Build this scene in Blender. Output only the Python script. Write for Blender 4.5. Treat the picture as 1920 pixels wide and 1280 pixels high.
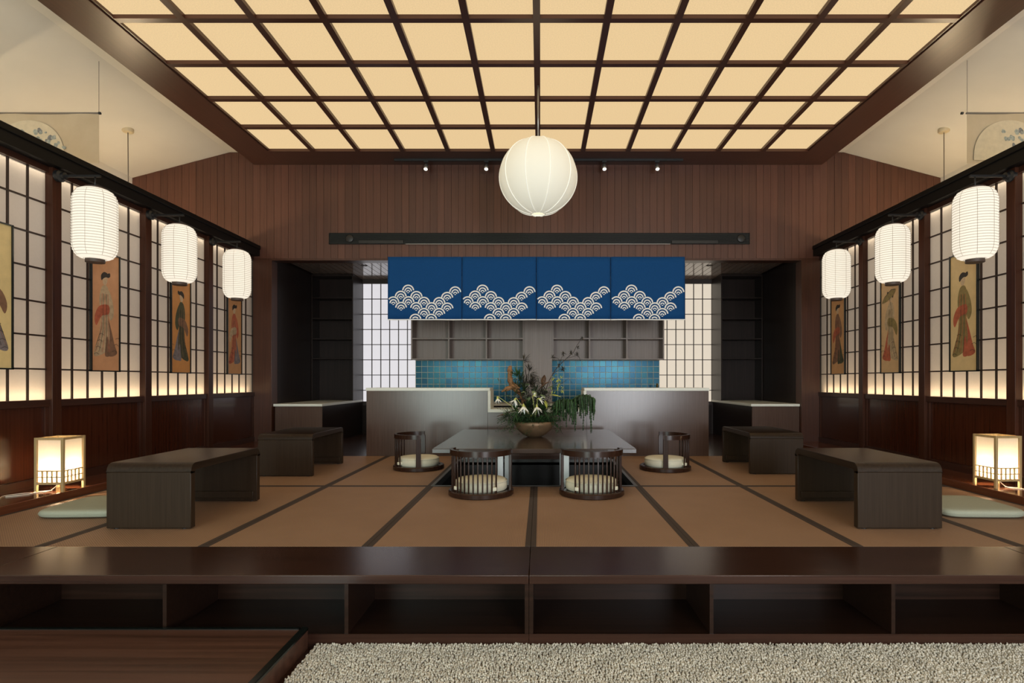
import bpy, bmesh, math, random
from mathutils import Vector, Matrix
PI = math.pi
R = math.radians
random.seed(7)
for o in list(bpy.data.objects):
    bpy.data.objects.remove(o, do_unlink=True)
SC = bpy.context.scene
COL = SC.collection

# ------------------------------------------------------------------ camera, exposure, world
# metres; tatami surface z = 0, camera looks along +Y (architectural shift lens, 20 mm)
cam_d = bpy.data.cameras.new('camera')
cam_d.lens = 20.0; cam_d.sensor_width = 36.0; cam_d.sensor_fit = 'HORIZONTAL'
cam_d.shift_x = -53 / 1920; cam_d.shift_y = 75 / 1920
cam_d.clip_start = 0.05; cam_d.clip_end = 100
cam = bpy.data.objects.new('camera', cam_d); COL.objects.link(cam)
cam.location = (0.053, 0.0, 0.907); cam.rotation_euler = (R(90), 0, 0)
SC.camera = cam
SC.view_settings.view_transform = 'Standard'
SC.view_settings.look = 'None'
SC.view_settings.exposure = 0.0
SC.view_settings.gamma = 1.0
SC.view_settings.use_curve_mapping = False
w = bpy.data.worlds.new('world'); SC.world = w; w.use_nodes = True
w.node_tree.nodes['Background'].inputs[0].default_value = (0.75, 0.88, 1.0, 1)
w.node_tree.nodes['Background'].inputs[1].default_value = 0.6

def area_light(name, loc, rot, sx, sy, power, color, spread=180):
    d = bpy.data.lights.new(name, 'AREA'); d.shape = 'RECTANGLE'; d.size = sx; d.size_y = sy
    d.energy = power; d.color = color; d.spread = R(spread)
    o = bpy.data.objects.new(name, d); COL.objects.link(o); o.location = loc; o.rotation_euler = rot
    return o
def point_light(name, loc, power, color, rad=0.03, parent=None):
    d = bpy.data.lights.new(name, 'POINT'); d.energy = power; d.color = color; d.shadow_soft_size = rad
    o = bpy.data.objects.new(name, d); COL.objects.link(o); o.location = loc; o.parent = parent
    return o
def spot_light(name, loc, tgt, power, color, deg=50, blend=0.6, rad=0.03, parent=None):
    d = bpy.data.lights.new(name, 'SPOT'); d.energy = power; d.color = color; d.spot_size = R(deg); d.spot_blend = blend; d.shadow_soft_size = rad
    o = bpy.data.objects.new(name, d); COL.objects.link(o); o.location = loc; o.parent = parent
    v = Vector(tgt) - Vector(loc); o.rotation_euler = v.to_track_quat('-Z', 'Y').to_euler()
    return o
WARM = (1.0, 0.72, 0.42); COOL = (0.80, 0.93, 1.0); NEUT = (1.0, 0.9, 0.76)
# daylight through the two windows of the wall behind the camera
area_light('daylight', (-2.7, -3.5, 1.15), (R(90), 0, 0), 2.1, 2.75, 215, (0.82, 0.97, 0.91))
area_light('daylight', (2.7, -3.5, 1.15), (R(90), 0, 0), 2.1, 2.75, 290, (0.92, 0.96, 1.0))

# ------------------------------------------------------------------ materials
MATS = {}
def nodes_of(m):
    nt = m.node_tree
    return nt, nt.nodes, nt.links
def base_mat(name):
    m = bpy.data.materials.new(name); m.use_nodes = True
    MATS[name] = m
    nt, N, L = nodes_of(m)
    return m, N, L, N['Principled BSDF']
def coords(N, L, scale=(1, 1, 1), src='Object'):
    tc = N.new('ShaderNodeTexCoord'); mp = N.new('ShaderNodeMapping')
    mp.inputs['Scale'].default_value = scale
    L.new(tc.outputs[src], mp.inputs['Vector'])
    return mp.outputs['Vector']
def ramp(N, L, fac, stops):
    r = N.new('ShaderNodeValToRGB')
    e = r.color_ramp.elements
    e[0].position, e[0].color = stops[0][0], (*stops[0][1], 1)
    e[1].position, e[1].color = stops[-1][0], (*stops[-1][1], 1)
    for p, c in stops[1:-1]:
        x = e.new(p); x.color = (*c, 1)
    L.new(fac, r.inputs['Fac'])
    return r.outputs['Color']
def noise(N, L, vec, scale, detail=3, rough=0.55):
    n = N.new('ShaderNodeTexNoise'); n.inputs['Scale'].default_value = scale
    n.inputs['Detail'].default_value = detail; n.inputs['Roughness'].default_value = rough
    L.new(vec, n.inputs['Vector'])
    return n.outputs['Fac']
def mix_rand(N, L, col, amount):
    """vary brightness a little from object to object"""
    oi = N.new('ShaderNodeObjectInfo'); hs = N.new('ShaderNodeHueSaturation')
    mr = N.new('ShaderNodeMapRange'); mr.inputs['To Min'].default_value = 1 - amount; mr.inputs['To Max'].default_value = 1 + amount
    L.new(oi.outputs['Random'], mr.inputs['Value']); L.new(mr.outputs['Result'], hs.inputs['Value'])
    L.new(col, hs.inputs['Color'])
    return hs.outputs['Color']
def wood(name, dark, light, rough=0.35, axis='Z', rand=0.0, spec=0.5, grain=1.0):
    m, N, L, P = base_mat(name)
    s = {'X': (1.2, 55, 55), 'Y': (55, 1.2, 55), 'Z': (55, 55, 1.2)}[axis]
    v = coords(N, L, tuple(k * grain for k in s))
    f = noise(N, L, v, 1.0, 4, 0.6)
    c = ramp(N, L, f, [(0.3, dark), (0.72, light)])
    if rand: c = mix_rand(N, L, c, rand)
    L.new(c, P.inputs['Base Color'])
    P.inputs['Roughness'].default_value = rough
    P.inputs['Specular IOR Level'].default_value = spec
    b = N.new('ShaderNodeBump'); b.inputs['Strength'].default_value = 0.06; b.inputs['Distance'].default_value = 0.002
    L.new(f, b.inputs['Height']); L.new(b.outputs['Normal'], P.inputs['Normal'])
    return m
def plain(name, col, rough=0.5, metal=0.0, spec=0.5, var=0.0, scale=30, bump=0.0):
    m, N, L, P = base_mat(name)
    P.inputs['Roughness'].default_value = rough; P.inputs['Metallic'].default_value = metal
    P.inputs['Specular IOR Level'].default_value = spec
    v = coords(N, L)
    f = noise(N, L, v, scale, 3)
    lo = tuple(c * (1 - var) for c in col); hi = tuple(min(1, c * (1 + var)) for c in col)
    L.new(ramp(N, L, f, [(0.3, lo), (0.7, hi)]), P.inputs['Base Color'])
    if bump:
        b = N.new('ShaderNodeBump'); b.inputs['Strength'].default_value = bump; b.inputs['Distance'].default_value = 0.003
        L.new(f, b.inputs['Height']); L.new(b.outputs['Normal'], P.inputs['Normal'])
    return m
def glow(name, col, strength, var=0.04, scale=25, base=(0.8, 0.78, 0.72), stretch=(1, 1, 1)):
    """paper that gives off light"""
    m, N, L, P = base_mat(name)
    v = coords(N, L, stretch)
    f = noise(N, L, v, scale, 5, 0.7)
    lo = tuple(c * (1 - var) for c in col); hi = tuple(c * (1 + var) for c in col)
    c = ramp(N, L, f, [(0.3, lo), (0.7, hi)])
    L.new(c, P.inputs['Emission Color']); P.inputs['Emission Strength'].default_value = strength
    P.inputs['Base Color'].default_value = (*base, 1); P.inputs['Roughness'].default_value = 0.9
    P.inputs['Specular IOR Level'].default_value = 0.1
    return m
def paper(name, col, trans=0.75, clear=0.0):
    """thin paper: light passes through it diffusely"""
    m = bpy.data.materials.new(name); m.use_nodes = True; MATS[name] = m
    nt, N, L = nodes_of(m); N.remove(N['Principled BSDF'])
    out = N['Material Output']
    v = coords(N, L, (1, 1, 1)); f = noise(N, L, v, 60, 4)
    c = ramp(N, L, f, [(0.25, tuple(k * 0.96 for k in col)), (0.75, col)])
    d = N.new('ShaderNodeBsdfDiffuse'); t = N.new('ShaderNodeBsdfTranslucent'); mx = N.new('ShaderNodeMixShader')
    L.new(c, d.inputs['Color']); L.new(c, t.inputs['Color'])
    mx.inputs['Fac'].default_value = trans
    L.new(d.outputs[0], mx.inputs[1]); L.new(t.outputs[0], mx.inputs[2])
    L.new(mx.outputs[0], out.inputs['Surface'])
    return m

wood('plank_wood', (0.080, 0.029, 0.0175), (0.118, 0.045, 0.028), 0.42, 'Z', 0.16)
wood('column_wood', (0.052, 0.018, 0.010), (0.085, 0.031, 0.017), 0.33, 'Z')
wood('frame_wood', (0.056, 0.020, 0.012), (0.085, 0.031, 0.019), 0.33, 'Y')
wood('frame_wood_x', (0.056, 0.020, 0.012), (0.085, 0.031, 0.019), 0.33, 'X')
wood('panel_wood', (0.036, 0.010, 0.0045), (0.066, 0.018, 0.0085), 0.16, 'Z', 0, 0.4)
wood('rail_wood', (0.030, 0.010, 0.005), (0.052, 0.017, 0.009), 0.35, 'Y')
wood('post_wood', (0.034, 0.011, 0.0055), (0.062, 0.020, 0.010), 0.32, 'Z', 0, 0.28)
wood('lattice_wood', (0.022, 0.010, 0.006), (0.035, 0.016, 0.010), 0.5, 'Z')
wood('ledge_wood', (0.090, 0.026, 0.011), (0.140, 0.044, 0.019), 0.16, 'Y')
wood('deck_wood', (0.024, 0.0095, 0.006), (0.046, 0.019, 0.012), 0.22, 'X')
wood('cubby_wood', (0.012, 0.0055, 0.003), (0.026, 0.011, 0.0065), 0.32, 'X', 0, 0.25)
wood('step_wood', (0.046, 0.019, 0.011), (0.112, 0.049, 0.031), 0.38, 'X', grain=0.5)
wood('bench_wood', (0.024, 0.0140, 0.0076), (0.037, 0.0222, 0.0128), 0.38, 'Z', 0, 0.22, 1.8)
wood('bench_top_wood', (0.014, 0.0078, 0.0042), (0.035, 0.020, 0.0115), 0.30, 'Y', 0, 0.25)
wood('chair_wood', (0.020, 0.008, 0.0045), (0.036, 0.015, 0.009), 0.26, 'Z', 0, 0.35)
wood('table_wood', (0.035, 0.022, 0.017), (0.058, 0.039, 0.031), 0.17, 'X')
wood('counter_wood', (0.070, 0.040, 0.029), (0.098, 0.058, 0.044), 0.22, 'Z', 0, 0.5, 1.8)
wood('cabinet_wood', (0.245, 0.180, 0.148), (0.330, 0.250, 0.212), 0.40, 'Z')
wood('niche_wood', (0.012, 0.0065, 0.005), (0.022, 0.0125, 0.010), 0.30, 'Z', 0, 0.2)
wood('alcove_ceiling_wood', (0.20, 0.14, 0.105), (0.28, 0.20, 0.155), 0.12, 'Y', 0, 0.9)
wood('lamp_wood', (0.36, 0.24, 0.10), (0.50, 0.35, 0.17), 0.5, 'Z')
plain('black_metal', (0.012, 0.012, 0.013), 0.42)
plain('black_beam', (0.005, 0.0045, 0.0045), 0.45, spec=0.2)
plain('black_edge', (0.006, 0.008, 0.007), 0.25)
plain('grille_metal', (0.005, 0.007, 0.0065), 0.4, spec=0.3)
plain('grey_metal', (0.35, 0.34, 0.33), 0.35, 0.8)
plain('leg_metal', (0.72, 0.74, 0.72), 0.35, 0.25)  # pale colour stands in for window light reflected on dark glossy legs
plain('white_paint', (0.82, 0.78, 0.71), 0.75, var=0.015, scale=3, spec=0.2)
plain('box_white', (0.85, 0.82, 0.78), 0.9, spec=0.1)
plain('stone_white', (0.76, 0.77, 0.70), 0.35, var=0.02)
plain('cushion_cream', (0.66, 0.63, 0.50), 0.85, var=0.05, scale=120, bump=0.1, spec=0.2)
plain('cushion_green', (0.37, 0.385, 0.30), 0.9, var=0.05, scale=160, bump=0.1, spec=0.2)
plain('mat_border', (0.040, 0.024, 0.017), 0.7, var=0.15, scale=200)
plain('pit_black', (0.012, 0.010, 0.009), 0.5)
plain('grout', (0.66, 0.62, 0.50), 0.8)
plain('rim_metal', (0.09, 0.09, 0.085), 0.35, 0.3)
plain('noren_blue', (0.008, 0.068, 0.225), 0.85, var=0.07, scale=90, bump=0.08, spec=0.15)
plain('print_white', (0.92, 0.93, 0.93), 0.85, spec=0.15)
plain('bronze', (0.22, 0.135, 0.075), 0.48, 0.45, var=0.15, scale=12)
plain('carpet', (0.58, 0.54, 0.46), 0.95, var=0.20, scale=18, spec=0.1)
plain('carpet_base', (0.22, 0.19, 0.15), 0.95, spec=0.1)
plain('cord_white', (0.75, 0.70, 0.60), 0.5)
plain('leaf_dark', (0.020, 0.045, 0.014), 0.55, var=0.4, scale=40)
plain('leaf_green', (0.035, 0.090, 0.025), 0.5, var=0.4, scale=40)
plain('leaf_pale', (0.24, 0.29, 0.14), 0.5, var=0.25, scale=60)
plain('leaf_yellow', (0.36, 0.38, 0.07), 0.5, var=0.25, scale=60)
plain('leaf_brown', (0.12, 0.060, 0.030), 0.6, var=0.4, scale=50)
plain('needle_dark', (0.035, 0.030, 0.020), 0.6, var=0.3, scale=50)
plain('petal_white', (0.88, 0.90, 0.86), 0.6, var=0.08, scale=60)
plain('petal_base', (0.50, 0.52, 0.14), 0.6)
plain('bark', (0.24, 0.115, 0.045), 0.75, var=0.4, scale=35, bump=0.5)
plain('twig', (0.045, 0.032, 0.026), 0.7, var=0.3)
plain('brass', (0.55, 0.40, 0.15), 0.3, 0.9)
plain('collar_brown', (0.07, 0.045, 0.035), 0.5)
glow('rib_wire', (0.62, 0.55, 0.44), 0.62, 0.0, 20, (0.3, 0.28, 0.24))  # ribs given a dim glow, standing in for their soft grey shading
plain('seam_cord', (0.40, 0.37, 0.32), 0.9, spec=0.1)
plain('cord_grey', (0.20, 0.17, 0.14), 0.6)
plain('canopy_cream', (0.70, 0.58, 0.38), 0.5)
glow('ceiling_paper', (0.80, 0.575, 0.305), 1.0, 0.10, 90, (0.10, 0.085, 0.065))
glow('lantern_paper', (1.0, 0.895, 0.73), 0.93, 0.02, 20, (0.25, 0.24, 0.22))
glow('window_paper_cool', (0.80, 0.775, 0.81), 0.88, 0.01, 6, (0.2, 0.2, 0.2))
glow('window_paper_warm', (0.80, 0.69, 0.55), 0.88, 0.01, 6, (0.2, 0.2, 0.2))
glow('spot_lens', (1, 0.92, 0.8), 3.0, 0.0)
plain('dark_lens', (0.03, 0.03, 0.03), 0.2)
glow('globe_paper', (0.70, 0.68, 0.55), 0.42, 0.03, 18, (0.8, 0.77, 0.68), (1, 1, 6))
glow('globe_seam', (0.80, 0.79, 0.67), 0.46, 0.0, 18)
paper('shoji_paper', (0.84, 0.80, 0.76), 0.72)
paper('lamp_paper', (0.72, 0.67, 0.60), 0.58)

# tatami: woven rush
m, N, L, P = base_mat('tatami')
v = coords(N, L, (1, 1, 1))
def wav(vec, scale, dirn, dist=0.4):
    n = N.new('ShaderNodeTexWave'); n.wave_type = 'BANDS'; n.bands_direction = dirn
    n.inputs['Scale'].default_value = scale; n.inputs['Distortion'].default_value = dist; n.inputs['Detail'].default_value = 1
    L.new(vec, n.inputs['Vector']); return n.outputs['Fac']
wx = wav(v, 32, 'X'); wy = wav(v, 44, 'DIAGONAL', 0.6)
mu = N.new('ShaderNodeMath'); mu.operation = 'MULTIPLY'; L.new(wx, mu.inputs[0]); L.new(wy, mu.inputs[1])
big = noise(N, L, v, 3.0, 2)
ad = N.new('ShaderNodeMath'); ad.operation = 'MULTIPLY_ADD'; L.new(big, ad.inputs[0]); ad.inputs[1].default_value = 0.35; L.new(mu.outputs[0], ad.inputs[2])
L.new(ramp(N, L, ad.outputs[0], [(0.05, (0.198, 0.112, 0.065)), (0.9, (0.380, 0.232, 0.142))]), P.inputs['Base Color'])
P.inputs['Roughness'].default_value = 0.55; P.inputs['Specular IOR Level'].default_value = 0.35
b = N.new('ShaderNodeBump'); b.inputs['Strength'].default_value = 0.35; b.inputs['Distance'].default_value = 0.003
L.new(mu.outputs[0], b.inputs['Height']); L.new(b.outputs['Normal'], P.inputs['Normal'])

# glazed tile: deep blue, each tile a little different
m, N, L, P = base_mat('tile_blue')
oi = N.new('ShaderNodeObjectInfo')
c = ramp(N, L, oi.outputs['Random'], [(0.0, (0.010, 0.058, 0.098)), (0.5, (0.012, 0.068, 0.104)), (1.0, (0.016, 0.084, 0.110))])
L.new(c, P.inputs['Base Color']); P.inputs['Roughness'].default_value = 0.24; P.inputs['Metallic'].default_value = 0.5
P.inputs['Specular IOR Level'].default_value = 0.25

# glass of the rear windows
m, N, L, P = base_mat('window_glass')
P.inputs['Base Color'].default_value = (0.9, 0.95, 0.95, 1); P.inputs['Roughness'].default_value = 0.02
P.inputs['Transmission Weight'].default_value = 1.0; P.inputs['IOR'].default_value = 1.02
M = MATS

# ------------------------------------------------------------------ mesh helpers
class MB:
    def __init__(s):
        s.v = []; s.f = []; s.m = []; s.cur = 0
    def face(s, idx):
        s.f.append(idx); s.m.append(s.cur)
    def box(s, x0, x1, y0, y1, z0, z1):
        b = len(s.v)
        s.v += [(x0, y0, z0), (x1, y0, z0), (x1, y1, z0), (x0, y1, z0), (x0, y0, z1), (x1, y0, z1), (x1, y1, z1), (x0, y1, z1)]
        for q in ((0, 3, 2, 1), (4, 5, 6, 7), (0, 1, 5, 4), (1, 2, 6, 5), (2, 3, 7, 6), (3, 0, 4, 7)):
            s.face(tuple(b + k for k in q))
        return s
    def prism(s, pts, axis, a0, a1):
        """polygon pts (2D, counter-clockwise) extruded along axis"""
        def p3(p, a):
            return {'X': (a, p[0], p[1]), 'Y': (p[0], a, p[1]), 'Z': (p[0], p[1], a)}[axis]
        b = len(s.v); n = len(pts)
        s.v += [p3(p, a0) for p in pts] + [p3(p, a1) for p in pts]
        s.face(tuple(b + k for k in reversed(range(n)))); s.face(tuple(b + n + k for k in range(n)))
        for k in range(n):
            s.face((b + k, b + (k + 1) % n, b + n + (k + 1) % n, b + n + k))
        return s
    def quad(s, a, b_, c, d):
        b = len(s.v); s.v += [a, b_, c, d]; s.face((b, b + 1, b + 2, b + 3)); return s
    def lathe(s, prof, seg=32, cx=0, cy=0, z0=0, a0=0.0, a1=2 * PI, cap=False):
        """prof: list of (radius, z); full or partial turn about Z"""
        full = abs(a1 - a0 - 2 * PI) < 1e-6
        n = seg if full else seg + 1
        b = len(s.v); k = len(prof)
        for i in range(n):
            a = a0 + (a1 - a0) * i / seg
            for r, z in prof:
                s.v.append((cx + r * math.cos(a), cy + r * math.sin(a), z0 + z))
        for i in range(seg):
            j = (i + 1) % n
            for q in range(k - 1):
                s.face((b + i * k + q, b + j * k + q, b + j * k + q + 1, b + i * k + q + 1))
        if cap:
            if full:
                s.face(tuple(b + i * k for i in reversed(range(n)))); s.face(tuple(b + i * k + k - 1 for i in range(n)))
        if not full:
            s.face(tuple(b + q for q in range(k))); s.face(tuple(b + (n - 1) * k + q for q in reversed(range(k))))
        return s
    def tube(s, pts, rad, seg=8, cap=True):
        pts = [Vector(p) for p in pts]; n = len(pts)
        rads = rad if isinstance(rad, (list, tuple)) else [rad] * n
        b = len(s.v); up = Vector((0.13, 0.21, 0.97)).normalized(); prev = None
        for i, p in enumerate(pts):
            t = (pts[min(i + 1, n - 1)] - pts[max(i - 1, 0)])
            t = t.normalized() if t.length > 1e-9 else Vector((0, 0, 1))
            u = (prev if prev is not None else up)
            u = u - t * u.dot(t)
            if u.length < 1e-4:
                u = Vector((1, 0, 0)) - t * t.x
            u.normalize(); prev = u; w_ = t.cross(u)
            for k in range(seg):
                a = 2 * PI * k / seg
                q = p + (u * math.cos(a) + w_ * math.sin(a)) * rads[i]
                s.v.append(tuple(q))
        for i in range(n - 1):
            for k in range(seg):
                k2 = (k + 1) % seg
                s.face((b + i * seg + k, b + i * seg + k2, b + (i + 1) * seg + k2, b + (i + 1) * seg + k))
        if cap:
            s.face(tuple(b + k for k in reversed(range(seg)))); s.face(tuple(b + (n - 1) * seg + k for k in range(seg)))
        return s
    def mesh(s, name, mats, smooth=False):
        me = bpy.data.meshes.new(name); me.from_pydata(s.v, [], s.f)
        for mm in (mats if isinstance(mats, (list, tuple)) else [mats]):
            me.materials.append(MATS[mm])
        for p, k in zip(me.polygons, s.m):
            p.material_index = k; p.use_smooth = smooth
        me.update()
        return me
    def build(s, name, mats, parent=None, smooth=False, loc=None, bevel=0.0, seg=2, angle=None):
        me = s.mesh(name, mats, smooth)
        if smooth and angle:
            me.set_sharp_from_angle(angle=R(angle))
        return put(name, me, parent, loc, bevel, seg)
def put(name, me, parent=None, loc=None, bevel=0.0, seg=2):
    o = bpy.data.objects.new(name, me); COL.objects.link(o)
    if parent is not None: o.parent = parent
    if loc is not None: o.location = loc
    if bevel:
        md = o.modifiers.new('bevel', 'BEVEL'); md.width = bevel; md.segments = seg; md.limit_method = 'ANGLE'; md.angle_limit = R(40)
        for p in me.polygons: p.use_smooth = True
        md.harden_normals = False
        me.set_sharp_from_angle(angle=R(35))
    return o
def box(name, mat, b, parent=None, bevel=0.0):
    return MB().box(*b).build(name, mat, parent, bevel=bevel)
def tag(o, label, cat=None, group=None):
    o['label'] = label
    if cat: o['category'] = cat
    if group: o['group'] = group
    return o
def struct(o, label=None):
    o['kind'] = 'structure'
    if label: o['label'] = label
    return o
def thing(name, label, cat, loc=(0, 0, 0), rz=0.0, group=None):
    o = bpy.data.objects.new(name, None); COL.objects.link(o); o.empty_display_size = 0.1
    o.location = loc; o.rotation_euler = (0, 0, rz)
    return tag(o, label, cat, group)
def copy_tree(o, parent=None):
    c = o.copy(); COL.objects.link(c); c.parent = parent
    for ch in list(o.children): copy_tree(ch, c)
    return c
def place(proto, first, label, loc, rz=0.0):
    """the first call moves the prototype itself, later ones copy it"""
    t = proto if first else copy_tree(proto)
    t.location = loc; t.rotation_euler = (0, 0, rz); t['label'] = label
    return t

# ================================================================== the setting
YB = 8.02            # plane of the back wall
XW = 4.0             # inner face of the two shoji partitions
FLOOR = -0.34
def sx(s, a, b):
    return (min(s * a, s * b), max(s * a, s * b))

struct(box('floor', 'deck_wood', (-5.8, 5.8, -3.7, 10.1, FLOOR - 0.06, FLOOR)), 'dark wooden floor of the whole room')

# ---- ceiling: white, sloping down at both sides
mb = MB()
prof = [(-5.7, 3.78), (-4.33, 4.14), (4.33, 4.14), (5.7, 3.78), (5.7, 3.92), (4.33, 4.28), (-4.33, 4.28), (-5.7, 3.92)]
mb.prism(prof, 'Y', -3.7, 8.2)
struct(mb.build('ceiling', 'white_paint'), 'white ceiling sloping down to both sides')
struct(box('wall_left_outer', 'white_paint', (-5.82, -5.7, -3.7, 8.2, FLOOR, 3.92)), 'white outer wall left behind the shoji partition')
struct(box('wall_right_outer', 'white_paint', (5.7, 5.82, -3.7, 8.2, FLOOR, 3.92)), 'white outer wall right behind the shoji partition')
# ---- wall behind the camera with two windows
mb = MB()
for a, b_, c, d in ((-5.7, -3.8, FLOOR, 4.2), (-1.6, 1.6, FLOOR, 4.2), (3.8, 5.7, FLOOR, 4.2), (-3.8, -1.6, 2.55, 4.2), (1.6, 3.8, 2.55, 4.2)):
    mb.box(a, b_, -3.7, -3.58, c, d)
struct(mb.build('wall_rear', 'white_paint'), 'white wall with two windows')
for k, s in enumerate((-1, 1)):
    mb = MB(); x0, x1 = sx(s, 1.6, 3.8)
    for q in ((x0, x0 + 0.05, FLOOR, 2.55), (x1 - 0.05, x1, FLOOR, 2.55), (x0, x1, FLOOR, FLOOR + 0.05), (x0, x1, 2.5, 2.55), ((x0 + x1) / 2 - 0.025, (x0 + x1) / 2 + 0.025, FLOOR, 2.55)):
        mb.box(q[0], q[1], -3.67, -3.61, q[2], q[3])
    wn = struct(mb.build('window_%d' % (k + 3), 'black_metal'), 'window in the rear wall')
    for a, b_ in ((x0 + 0.05, (x0 + x1) / 2 - 0.025), ((x0 + x1) / 2 + 0.025, x1 - 0.05)):
        box('pane', 'window_glass', (a, b_, -3.645, -3.64, FLOOR + 0.05, 2.5), wn)

# ---- raised platform: body round the table pit, front cubbies, boards and tatami
PX = 0.9; PY0, PY1 = 4.936, 6.60; TY0, TY1 = 3.13, 6.935
mb = MB()
mb.box(-4.0, 4.0, 3.12, PY0, FLOOR, -0.03)
mb.box(-4.0, -PX, PY0, TY1, FLOOR, -0.03)
mb.box(PX, 4.0, PY0, TY1, FLOOR, -0.03)
mb.box(-PX, PX, PY1, TY1, FLOOR, -0.03)
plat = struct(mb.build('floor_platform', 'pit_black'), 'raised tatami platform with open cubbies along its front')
box('rear_boarding', 'deck_wood', (-4.25, 4.25, TY1, 10.0, FLOOR, 0.0), plat)
box('rear_strip', 'deck_wood', (-PX + 0.03, PX - 0.03, PY1 + 0.03, TY1 - 0.002, -0.03, 0.0), plat)
for a, b_ in ((-4.0, -2.6), (-2.6, 0.0), (0.0, 2.6), (2.6, 4.0)):
    box('front_board', 'deck_wood', (a + 0.0012, b_ - 0.0012, 2.665, TY0 - 0.002, -0.0425, 0.0), plat, bevel=0.003)
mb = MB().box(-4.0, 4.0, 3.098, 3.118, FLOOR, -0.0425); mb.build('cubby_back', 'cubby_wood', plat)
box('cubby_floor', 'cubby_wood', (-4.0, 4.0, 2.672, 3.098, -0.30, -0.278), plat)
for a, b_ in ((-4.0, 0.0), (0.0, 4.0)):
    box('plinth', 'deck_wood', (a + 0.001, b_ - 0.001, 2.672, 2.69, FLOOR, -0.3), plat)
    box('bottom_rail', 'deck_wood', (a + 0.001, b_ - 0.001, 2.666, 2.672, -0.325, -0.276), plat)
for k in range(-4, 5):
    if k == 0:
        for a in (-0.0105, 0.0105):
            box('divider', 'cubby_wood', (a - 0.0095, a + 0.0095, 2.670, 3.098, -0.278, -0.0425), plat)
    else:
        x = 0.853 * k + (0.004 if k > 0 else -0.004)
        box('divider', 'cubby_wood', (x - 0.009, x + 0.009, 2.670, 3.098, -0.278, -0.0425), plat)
def mat_mesh(w_, l_):
    a = MB().box(-w_ / 2 + 0.03, w_ / 2 - 0.03, 0, l_, -0.03, 0.0).mesh('tatami_mat', 'tatami')
    c = MB().box(-0.03, 0.0, 0, l_, -0.03, 0.0012).mesh('mat_border', 'mat_border')
    return a, c
MW = 0.898
mats_ = {0: (TY0, PY0 - 0.003), 1: (PY0 + 0.003, TY1 - 0.002)}
for row in (0, 1):
    y0, y1 = mats_[row]; me, mc = mat_mesh(MW, y1 - y0)
    me_end = MB().box(-MW / 2 + 0.03, MW / 2 - 0.03, 0, 0.028, -0.03, 0.0012).mesh('mat_border', 'mat_border')
    for k in range(8):
        xc = -3.15 + 0.9 * k
        if row == 1 and k in (3, 4): continue
        mt = put('tatami_mat', me, plat, (xc, y0, 0))
        put('mat_border', mc, mt, (-MW / 2 + 0.03, 0, 0)); put('mat_border', mc, mt, (MW / 2, 0, 0))
        put('mat_border', me_end, mt, (0, (y1 - y0 - 0.028) if row == 0 else 0.0, 0))
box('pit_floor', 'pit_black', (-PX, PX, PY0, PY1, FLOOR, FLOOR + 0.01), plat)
mb = MB()
mb.box(-PX, PX, PY0 + 0.003, PY0 + 0.03, -0.06, 0.003); mb.box(-PX, PX, PY1, PY1 + 0.03, -0.06, 0.003)
mb.box(-PX + 0.001, -PX + 0.03, PY0 + 0.03, PY1, -0.06, 0.003); mb.box(PX - 0.03, PX - 0.001, PY0 + 0.03, PY1, -0.06, 0.003)
mb.build('pit_rim', 'rim_metal', plat)

# ---- wooden ledges along both sides
for k, s in enumerate((-1, 1)):
    x0, x1 = sx(s, 3.6, 4.0)
    struct(box('trim_%d' % (k + 1), 'ledge_wood', (x0, x1, TY0 + 0.002, YB - 0.002, -0.03, 0.06), bevel=0.004), 'glossy wooden ledge at the foot of the %s shoji partition' % ('left' if s < 0 else 'right'))

# ---- shoji partitions: light boxes with LED strips behind paper panes
POSTS = [2.51, 3.615, 4.72, 5.825, 6.93]
BAYS = [(p + 0.045, (POSTS + [YB + 0.045])[i + 1] - 0.045) for i, p in enumerate(POSTS)]
ZB, ZT = 0.758, 2.622
ZH = [1.008, 1.28, 1.552, 1.824, 2.096, 2.368]
ROWS = list(zip([ZB] + ZH, ZH + [ZT]))
def strip(name, s, x, z, vz, power):
    v = Vector((-s * 0.55, 0, vz)).normalized()
    zc = -v; yc = Vector((0, 1, 0)); xc = yc.cross(zc)
    o = area_light(name, (0, 0, 0), (0, 0, 0), 0.02, 5.3, power, WARM if vz > 0 else (1.0, 0.80, 0.56))
    o.matrix_world = Matrix(((xc.x, yc.x, zc.x, s * x), (xc.y, yc.y, zc.y, 5.28), (xc.z, yc.z, zc.z, z), (0, 0, 0, 1)))
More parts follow.
